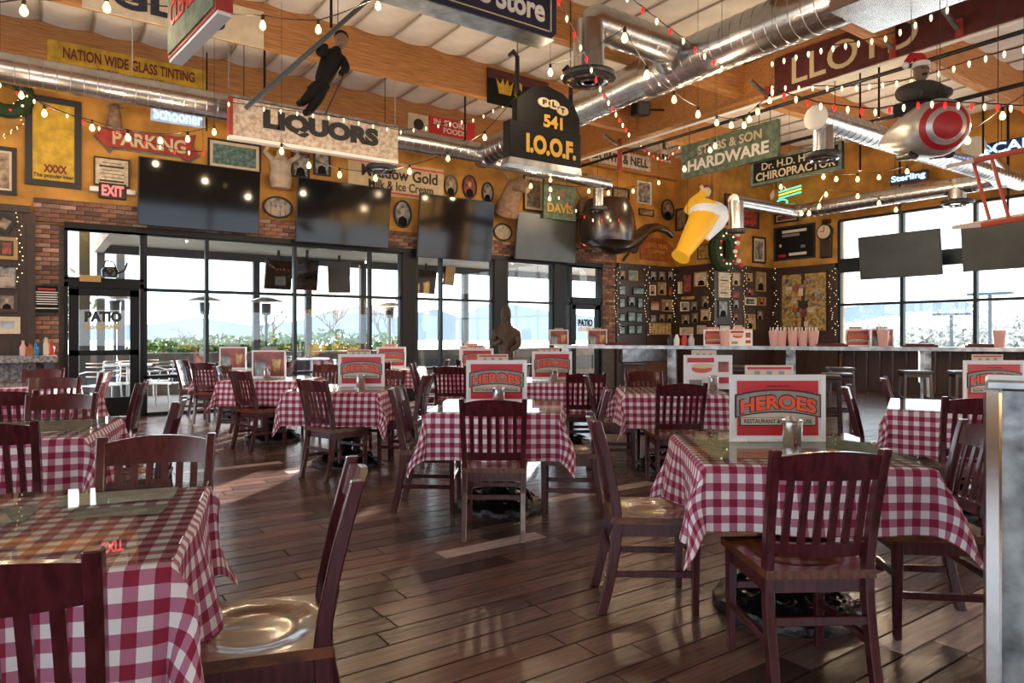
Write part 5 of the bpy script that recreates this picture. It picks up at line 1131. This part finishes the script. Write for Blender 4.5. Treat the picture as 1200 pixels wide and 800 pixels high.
# window shelf behind, with galvanised bins
t = thing('window_shelf', 'galvanised shelf running under the right-hand windows', 'shelf', (XR-.3, 4.2, 0)); MB().box((0, 0, 1.0), (.5, 10.0, .05)).build('top', 'galv', t); MB().box((.18, 0, .49), (.04, 10.0, .97)).build('front_panel', 'wood_panel', t)
for k in range(34): MB().box((.15, -4.9+k*.3, .5), (.03, .05, .9)).build('batten', 'mahogany', t)
# low fireplace-like brick recess under the panels
o = MB().box((0, 0, .40), (1.4, .06, .8)).build('brick_skirt', 'brick', tone=(.55, .4, .3)); o.location = PY(757, 440, YW-.10); o.location.z = 0; tag(o, 'low dark brick skirting below the mirror panel', 'brickwork')
o = MB().box((0, 0, .0), (1.7, .10, .30)).build('wall_heater', 'galv'); o.location = PY(757, 416, YW-.12); tag(o, 'pale metal heater strip under the counter level', 'heater')
# galvanised half wall in the right foreground
a = W(1.575, 2.28); t = thing('metal_post', 'galvanised clad half-wall end in the right foreground', 'post', a, YAW-PI/2-.60)
MB().box((.40, .16, .56), (.80, .32, 1.12)).build('body', 'galv_worn', t); MB().box((.005, -.005, .56), (.05, .05, 1.12)).build('corner_trim', 'chrome', t, bev=.008); MB().box((.40, .16, 1.135), (.83, .36, .035)).build('cap', 'galv', t, bev=.008)
# sideboard at the far left with bottles
p = PY(62, 416, 12.1); t = thing('side_counter', 'stone topped service counter by the brick pier', 'counter', (p.x, 12.11, 0)); zt = p.z
MB().box((-1.6, 0, zt-.05), (3.3, .55, .10)).build('top', 'stone_top', t, bev=.01)
MB().box((-.05, -.05, (zt-.1)/2), (.12, .4, zt-.1)).build('side_panel', 'patio_steel', t); MB().box((-1.7, .15, (zt-.1)/2), (3.0, .2, zt-.1)).build('back_panel', 'stone_top', t)
for k, (u, m, h_, r_, lab) in enumerate(((42, 'bottle_blue', .26, .06, 'blue bottle on the stone service counter'), (36, 'orange_plaque', .24, .07, 'brown jug on the stone service counter'), (48, 'sign_navy', .34, .05, 'dark blue taller bottle on the stone service counter'), (54, 'cream', .36, .06, 'cream bottle on the stone service counter'), (60, 'bottle_red', .30, .05, 'red topped bottle at the counter end'), (27, 'pink_cup', .30, .05, 'pale pink bottle on the stone service counter'))):
    h_ *= .72; r_ *= .85; q = PY(u, 410, 12.05); o = MB().lathe([(r_*.9, 0), (r_, .03), (r_, h_*.55), (r_*.45, h_*.75), (r_*.4, h_*.95), (r_*.5, h_)], 14).build('bottle', m, None, True); o.location = (q.x, 12.05, zt); tag(o, lab, 'bottle', 'bottles on the service counter')

# ------------------------------------------------------------------ outside: patio, planting, hills
XO = 1.15; YO = 16.1
g_ = struct(MB().box((20, 66.4, -.14), (220, 107, .1)).box((76.4, 0, -.14), (119.9, 26, .1)).build('ground', 'field'))
struct(MB().box((6, 15.2, -.06), (26, 5.2, .10)).build('patio_floor', 'concrete'))
struct(MB().box((36.4, -2, -.08), (40, 60, .03)).build('parking_lot', 'parking'))
t = thing('patio_roof', 'flat patio roof on dark steel posts outside the windows', 'canopy', (XO, YO, 0))
MB().box((7.5, -1.7, 3.16), (15, 3.5, .12)).build('soffit', 'soffit', t); MB().box((7.5, 0, 3.04), (15, .15, .22)).build('edge_beam', 'patio_steel', t); MB().box((0, -1.7, 3.05), (.15, 3.5, .22)).build('edge_beam', 'soffit', t)
for u in (118, 300, 361, 425, 545): x = wx(u, YO)-XO; MB().box((x, 0, 1.5), (.14, .14, 3.0)).build('post', 'patio_steel', t)
for u, Y in ((99, 14.0), (141, 17.5)): o = MB().box((wx(u, Y), Y, 1.9), (.16, .16, 3.8)).build('steel_post', 'patio_steel'); tag(o, 'dark steel post outside the patio door, '+('left' if u == 99 else 'right'), 'post')
o = MB().box((8, YO+.6, .45), (16, .25, .9)).build('patio_wall', 'block_wall'); tag(o, 'low grey block wall along the patio edge', 'wall'); 
for i in range(13): MB().box((.6+i*1.22, YO+.46, .45), (1.16, .05, .40)).build('wall_panel', 'patio_steel', o)
def blob(m, c, r, n, size, rnd):
    for k in range(n):
        d = Vector((rnd.gauss(0, 1), rnd.gauss(0, 1), rnd.gauss(0, 1))).normalized()*(rnd.random()**.4); p = Vector(c)+Vector((d.x*r[0], d.y*r[1], d.z*r[2]))
        a = Vector((rnd.uniform(-1, 1), rnd.uniform(-1, 1), rnd.uniform(-1, 1))).normalized()*size; b = a.orthogonal().normalized()*size*.5; m.add([p-a, p+b, p+a, p-b], [(0, 1, 2, 3)])
rnd = random.Random(5)
for k, (u, Y, w_, h_) in enumerate(((205, 18.2, 1.9, .5), (262, 18.0, 1.9, .55), (320, 18.0, 2.0, .6), (385, 18.2, 2.4, .7), (440, 18.6, 2.2, .6))):
    p = PY(u, 392, Y); p.z = 0; t = thing('hedge_bush', 'clipped green hedge behind patio wall, %s from left' % words[k], 'hedge', p, 0, 'hedges behind the patio wall'); m = MB(); blob(m, (0, 0, .75), (w_*.62, .5, h_), 2200, .08, rnd); m.build('foliage', 'leaf', t); MB().tube([(0, 0, 0), (0, 0, .8)], .05, 6).build('stem', 'bark', t)
def tree(p, H, label, bare=True, leafm='leaf', group='trees outside', seed=1, spread=.5):
    rnd = random.Random(seed); t = thing('tree', label, 'tree', p, 0, group); m = MB(); lf = MB()
    def br(a, d, L, r, lv):
        b = a+d*L; m.tube([a, a.lerp(b, .5)+Vector((rnd.uniform(-.05, .05)*L, rnd.uniform(-.05, .05)*L, 0)), b], [r, r*.8, r*.6], 5, caps=False)
        if lv == 0:
            if not bare: blob(lf, b, (.35, .35, .3), 22, .09, rnd)
            return
        for k in range(3 if lv > 1 else 4):
            e = (d+Vector((rnd.gauss(0, spread), rnd.gauss(0, spread), rnd.uniform(0, .3)))).normalized(); br(a.lerp(b, rnd.uniform(.55, 1)), e, L*rnd.uniform(.55, .75), r*.6, lv-1)
    br(Vector((0, 0, 0)), Vector((0, 0, 1)), H*.36, H*.016, 4 if bare else 3); m.build('trunk', 'bark', t)
    if not bare: lf.build('foliage', leafm, t)
for k, (u, Y, H, lab, bare, sd_) in enumerate(((310, 20, 2.9, 'bare tree behind the hedge left of the first column', True, 2), (387, 20.5, 3.0, 'bare tree seen under the patio television', True, 3), (451, 20, 3.2, 'bare tree just left of the first dark column', True, 4), (205, 24, 2.3, 'grey bushy bare tree right of the patio door', True, 5), (88, 17.5, 3.2, 'leafy green tree left of the patio door', False, 6), (692, 26, 3.0, 'thin bare tree seen through the far patio door', True, 7), (228, 25, 2.1, 'second grey bushy tree behind the patio wall', True, 9))):
    p = PY(u, 392, Y); p.z = 0; tree(p, H, lab, bare, 'leaf_pale', seed=sd_, spread=.55 if u not in (205, 228) else .8)
for k, (u, X, H) in enumerate(((1040, 60, 3.2), (1078, 56, 3.6), (1100, 58, 3.0), (1130, 55, 3.8), (1165, 58, 3.4), (1190, 54, 3.5), (1012, 60, 3.0))):
    p = PX(u, 392, X); p.z = 0; t = thing('parking_tree', 'pale flowering tree beyond the parking lot, number %s from left' % ['two', 'three', 'four', 'five', 'six', 'seven', 'one'][k], 'tree', p, 0, 'pale trees past the parking lot'); m = MB(); blob(m, (0, 0, H*.45), (H*.7, H*.7, H*.42), 700, .28, rnd); m.build('foliage', 'bloom_tree', t); MB().tube([(0, 0, 0), (0, 0, H*.5)], .12, 6).build('trunk', 'bark', t)
for k, (u, X, v) in enumerate(((1115, 45, 368), (1160, 40, 344))):
    p = PX(u, v, X); t = thing('light_pole', ['shorter parking light pole outside the right windows', 'taller parking light pole with wide lamp arms'][k], 'light pole', (p.x, p.y, 0)); MB().tube([(0, 0, 0), (0, 0, p.z)], .09, 8).build('pole', 'patio_steel', t); MB().box((0, 0, p.z), (.3, 2.0, .14)).build('lamp_arm', 'patio_steel', t)
def hills(name, pts, R0, label):      # ridge line given as picture columns and rows
    vs = []; fs = []
    for u, v in pts: p = PT(u, v, R0); vs += [(p.x, p.y, -2), (p.x, p.y, p.z), (p.x+F.x*120, p.y+F.y*120, p.z*.7), (p.x+F.x*240, p.y+F.y*240, -2)]
    for i in range(len(pts)-1):
        a = 4*i
        for j in range(3): fs.append((a+j, a+j+1, a+j+5, a+j+4))
    struct(MB().add(vs, fs).build(name, 'mountain', smooth=True))
hills('mountain_range', [(-200, 372), (60, 382), (180, 380), (230, 372), (262, 376), (300, 382), (350, 376), (395, 362), (425, 358), (462, 372), (490, 366), (510, 362), (540, 372), (565, 358), (585, 352), (600, 356), (640, 364), (700, 372), (760, 378)], 420, '')
hills('mountain_slope', [(900, 380), (990, 360), (1040, 354), (1090, 352), (1130, 353), (1170, 366), (1220, 376), (1400, 384)], 420, '')
# patio furniture and fittings
def patio_chair(p, rz, label):
    t = thing('patio_chair', label, 'chair', p, rz, 'metal patio chairs')
    MB().slab([(-.22, -.2), (.22, -.2), (.24, .22), (-.24, .22)], .43, .45).build('seat', 'alu', t)
    for x in (-.22, .22):
        for y in (-.2, .2): MB().tube([(x*1.1, y*1.15, 0), (x, y, .44)], .014, 6).build('leg', 'alu', t)
    for z in (.60, .68, .76, .82): MB().tube([(.28*math.cos(a), -.02-.27*math.sin(a), z) for a in [i*PI/10 for i in range(11)]], .011, 6).build('back_band', 'alu', t, True)
    for x in (-.28, .28): MB().tube([(x, .2, .44), (x, .16, .64), (x, -.02, .68)], .014, 6).build('arm', 'alu', t, True)
    MB().tube([(-.16, -.24, .44), (-.16, -.27, .84)], .012, 6).tube([(.16, -.24, .44), (.16, -.27, .84)], .012, 6).build('back_posts', 'alu', t)
for k, (u, v, rz, lab) in enumerate(((118, 482, .6, 'curved metal patio chair behind the door glass'), (140, 478, 2.6, 'second metal patio chair behind the door glass'), (190, 478, 1.0, 'metal patio chair right of the patio door'), (176, 474, 4.0, 'metal patio chair half behind the door frame'), (330, 462, 2.0, 'metal patio chair behind the second window table'), (405, 460, 1.2, 'metal patio chair under the patio television'))):
    p = PZ(u, v, 0); p.y = max(p.y, 13.3); patio_chair(p, rz, lab)
for k, (u, v, lab) in enumerate(((150, 474, 'round metal patio table behind the door'), (365, 458, 'round metal patio table behind the windows'))):
    p = PZ(u, v, 0); p.y = max(p.y, 14.0); t = thing('patio_table', lab, 'table', p); MB().lathe([(.38, .72), (.40, .73), (.40, .75), (.38, .76)], 24).build('top', 'alu', t, True); MB().lathe([(.25, 0), (.25, .02), (.03, .05), (.03, .72)], 16).build('pedestal', 'alu', t, True)
for k, (u, Y, lab) in enumerate(((312, 14.8, 'patio heater seen left of the wide window mullion'), (240, 15.0, 'patio heater beyond the second window pane'), (457, 15.2, 'patio heater by the first dark column'), (135, 15.2, 'patio heater behind the door glass'))):
    p = PY(u, 392, Y); t = thing('patio_heater', lab, 'heater', (p.x, p.y, 0), 0, 'patio heaters'); MB().lathe([(.22, 0), (.22, .5), (.05, .55), (.03, .6), (.03, 1.7), (.09, 1.72), (.10, 1.95)], 12).build('pole', 'patio_steel', t, True); MB().lathe([(.38, 1.98), (.36, 2.0), (.05, 2.10)], 20).build('hood', 'alu', t, True)
for k, (u0, u1, vc, h_, Y, rz, lab) in enumerate(((309, 344, 322, 34, 15.0, .25, 'patio television left of the window mullion'), (347, 373, 322, 36, 14.6, .1, 'patio television right of the window mullion'), (385, 410, 325, 36, 15.2, -.6, 'tilted patio television catching the light'), (487, 512, 330, 28, 15.6, .2, 'patio television behind the first dark column'), (519, 534, 322, 24, 16, .3, 'small patio television in the column window'))):
    p = PY((u0+u1)/2, vc, Y); w_ = wx(u1, Y)-wx(u0, Y); tv(p, rz, w_, h_*p.dot(F)/FPX, lab, 'tv_screen' if k != 2 else 'tv_grey', .15, .1); o = MB().tube([p+Z*.2, Vector((p.x, p.y, 3.1))], .03, 6).build('ceiling_mount', 'iron'); tag(o, 'black ceiling rod holding the '+lab, 'rod')  # the tilted screen gets the greyer material, caught light put in its colour
# pots on the transom over the patio door
p = PY(128, 322, YW); t = thing('watering_can', 'dark metal watering can on the ledge above the door', 'watering can', (p.x, YW-.08, 2.19)); MB().lathe([(.11, 0), (.12, .10), (.09, .16)], 14).build('body', 'iron', t, True); MB().tube([(.1, 0, .06), (.2, 0, .12), (.24, 0, .24)], .018, 6).build('spout', 'iron', t, True); MB().tube([(-.1, 0, .14), (-.05, 0, .26), (.06, 0, .24), (.08, 0, .15)], .012, 6).build('handle', 'iron', t, True)
# ------------------------------------------------------------------ string lights
BW = MB().lathe([(.012, .055), (.015, .04), (.029, .012), (.032, -.010), (.024, -.031), (.008, -.042)], 10).mesh('bulb', 'bulb_warm', True)
BC = MB().lathe([(.008, .028), (.014, .01), (.014, -.010), (.005, -.034)], 8).mesh('bulb', 'bulb_small', True)
BRD = MB().lathe([(.008, .028), (.014, .01), (.014, -.010), (.005, -.034)], 8).mesh('bulb', 'bulb_red', True)
SKT = MB().lathe([(.014, .05), (.017, .055), (.017, .10), (.01, .11)], 8).mesh('socket', 'wire')
LW = 0
def festoon(label, pts, big=True, power=9, every=2, cols=None):
    o = pts[0].copy(); t = thing('festoon_string' if big else 'christmas_string', label, 'string lights', o, 0, 'globe strings' if big else 'red and white strings'); L = []
    for i, p in enumerate(pts):
        q = p-o; b = obj('bulb', BW if big else (BRD if (i % 2 if cols is None else cols[i % len(cols)]) else BC), t, q)
        if big: obj('socket', SKT, b)
        a = q+Z*(.10 if big else .035); L.append(a)
        if i < len(pts)-1: n = pts[i+1]-o+Z*(.10 if big else .035); d = (n-a).length; L += [a.lerp(n, .33)-Z*.06*min(1, d/2.5), a.lerp(n, .66)-Z*.06*min(1, d/2.5)]
        if big and i % every == 0:
            ld = bpy.data.lights.new('bulb_light', 'POINT'); ld.energy = power; ld.color = (1, .74, .46); ld.shadow_soft_size = .04; lo = bpy.data.objects.new('bulb_light', ld); COL.objects.link(lo); lo.parent = t; lo.location = q-Z*.10
    MB().tube(L, .006, 4).build('cord', 'wire', t)
    for a in (L[0], L[-1]): MB().tube([a, Vector((a.x, a.y, ZC-o.z))], .003, 4).build('tie_wire', 'wire', t)
    return t
y_ = lambda l, Y: [PY(u, v, Y) for u, v in l]
PWR = 22
festoon('globe string across the upper left ceiling', y_([(-60, 20), (28, 13), (125, 9), (218, 22), (308, 30), (373, 35), (443, 7)], 7.0), power=PWR)
festoon('globe string sagging along the wall under the left duct', y_([(-30, 95), (25, 112), (52, 133), (108, 150), (150, 161), (188, 165), (220, 163), (251, 155)], 10.6), power=PWR)
festoon('globe string hanging below the LIQUORS sign', y_([(330, 177), (362, 194), (398, 205), (440, 209), (480, 201), (525, 186), (568, 161), (604, 120)], 9.6), power=PWR)
festoon('globe string crossing before the big duct', [PT(u, v, t) for u, v, t in ((645, 85, 8.5), (732, 45, 6.6), (758, 88, 7.4), (790, 117, 8.4), (818, 134, 9.0))], power=PWR)
festoon('globe string draped beside the HARDWARE sign', [PT(u, v, 10.2) for u, v in ((840, 144), (857, 147), (872, 147), (878, 140), (888, 131), (902, 118))], power=PWR*.6)
festoon('globes glowing behind the HARDWARE sign', [PT(u, v, 11.2) for u, v in ((802, 198), (832, 176), (838, 171))], power=PWR*.7)
festoon('vertical globes hanging beside the DAVIS sign', y_([(645, 204), (645, 211), (645, 222), (644, 233)], 11.0), power=PWR*.5)
festoon('globe string around the smoking pipe', y_([(622, 218), (690, 224), (713, 226), (742, 224), (772, 214)], 10.6), power=PWR)
festoon('globe string along the thin corner duct', [PT(u, v, 13.2) for u, v in ((915, 219), (939, 250), (948, 250), (960, 242), (968, 228), (1005, 230), (1030, 238), (1050, 246))], power=PWR)
festoon('globe string below the CHIROPRACTOR sign', [PT(u, v, 12.4) for u, v in ((925, 192), (942, 201), (965, 207), (980, 210), (1005, 210), (1030, 208), (1063, 201), (1098, 184))], power=PWR)
festoon('globe string before the toy plane and right windows', [PT(u, v, 8.0) for u, v in ((1098, 186), (1134, 165), (1175, 136), (1215, 110))], power=PWR)
festoon('globe string high over the near right tables', [W(3.0, 3.0, 4.4), W(2.2, 2.0, 4.2), W(1.2, 1.2, 4.1), W(0, .8, 4.1), W(-1.4, .9, 4.2), W(-2.8, 1.6, 4.4)], power=PWR*.5, every=2)
festoon('globe string high over the near left tables', [W(-4.5, 3.4, 4.5), W(-4.8, 2, 4.3), W(-4.6, .5, 4.2), W(-3.2, -.6, 4.2)], power=PWR*.5, every=2)
def along(l, n):
    out = []; seg = [(l[i+1]-l[i]).length for i in range(len(l)-1)]; T = sum(seg)
    for k in range(n):
        d = T*k/(n-1); i = 0
        while i < len(seg)-1 and d > seg[i]: d -= seg[i]; i += 1
        out.append(l[i].lerp(l[i+1], min(1, d/seg[i])))
    return out
festoon('red and white lights running up past the big duct', along([PT(737, 158, 10), PT(705, 108, 8.2), PT(692, 80, 7.6), PT(675, 45, 7.0), PT(655, 2, 6.5)], 16), False)
festoon('red and white lights from the ceiling to the girder', along([PT(735, -2, 6.0), PT(776, 30, 6.6), PT(813, 57, 7.2), PT(846, 80, 8.0)], 9), False)
festoon('red and white lights strung across the toy plane', along([PT(905, 108, 6.6), PT(958, 124, 6.4), PT(1022, 132, 6.3), PT(1085, 122, 6.2), PT(1150, 125, 6.2), PT(1200, 128, 6.2)], 20), False)
festoon('red and white garland under the hourglass sign', along([PY(742, 162, 11.2), PY(757, 178, 11.2), PY(775, 188, 11.2), PY(792, 178, 11.2), PY(806, 160, 11.2)], 16), False)
festoon('red and white lights across the beer poster', along([PY(0, 100, 11.6), PY(60, 128, 11.6), PY(120, 152, 11.6), PY(205, 178, 11.6), PY(238, 180, 11.6)], 14), False)
festoon('red and white lights below the smoking pipe bowl', along([PY(655, 232, 11.0), PY(690, 258, 11.0), PY(735, 258, 11.0)], 9), False)
festoon('white lights before the girder lettering', along([PT(905, 75, 8.0), PT(960, 60, 7.6), PT(1040, 45, 7.0), PT(1110, 12, 6.6)], 14), False, cols=(0,))
festoon('white lights sagging over the toy plane', along([PT(905, 103, 9.0), PT(1000, 104, 8.2), PT(1075, 95, 7.4), PT(1150, 70, 6.6), PT(1200, 58, 6.2)], 18), False, cols=(0,))
festoon('white lights draped along the LIQUORS sign top', along([PY(268, 122, 10.4), PY(340, 132, 10.4), PY(400, 140, 10.4), PY(470, 155, 10.4), PY(560, 140, 10.4), PY(600, 118, 10.4)], 22), False, cols=(0,))
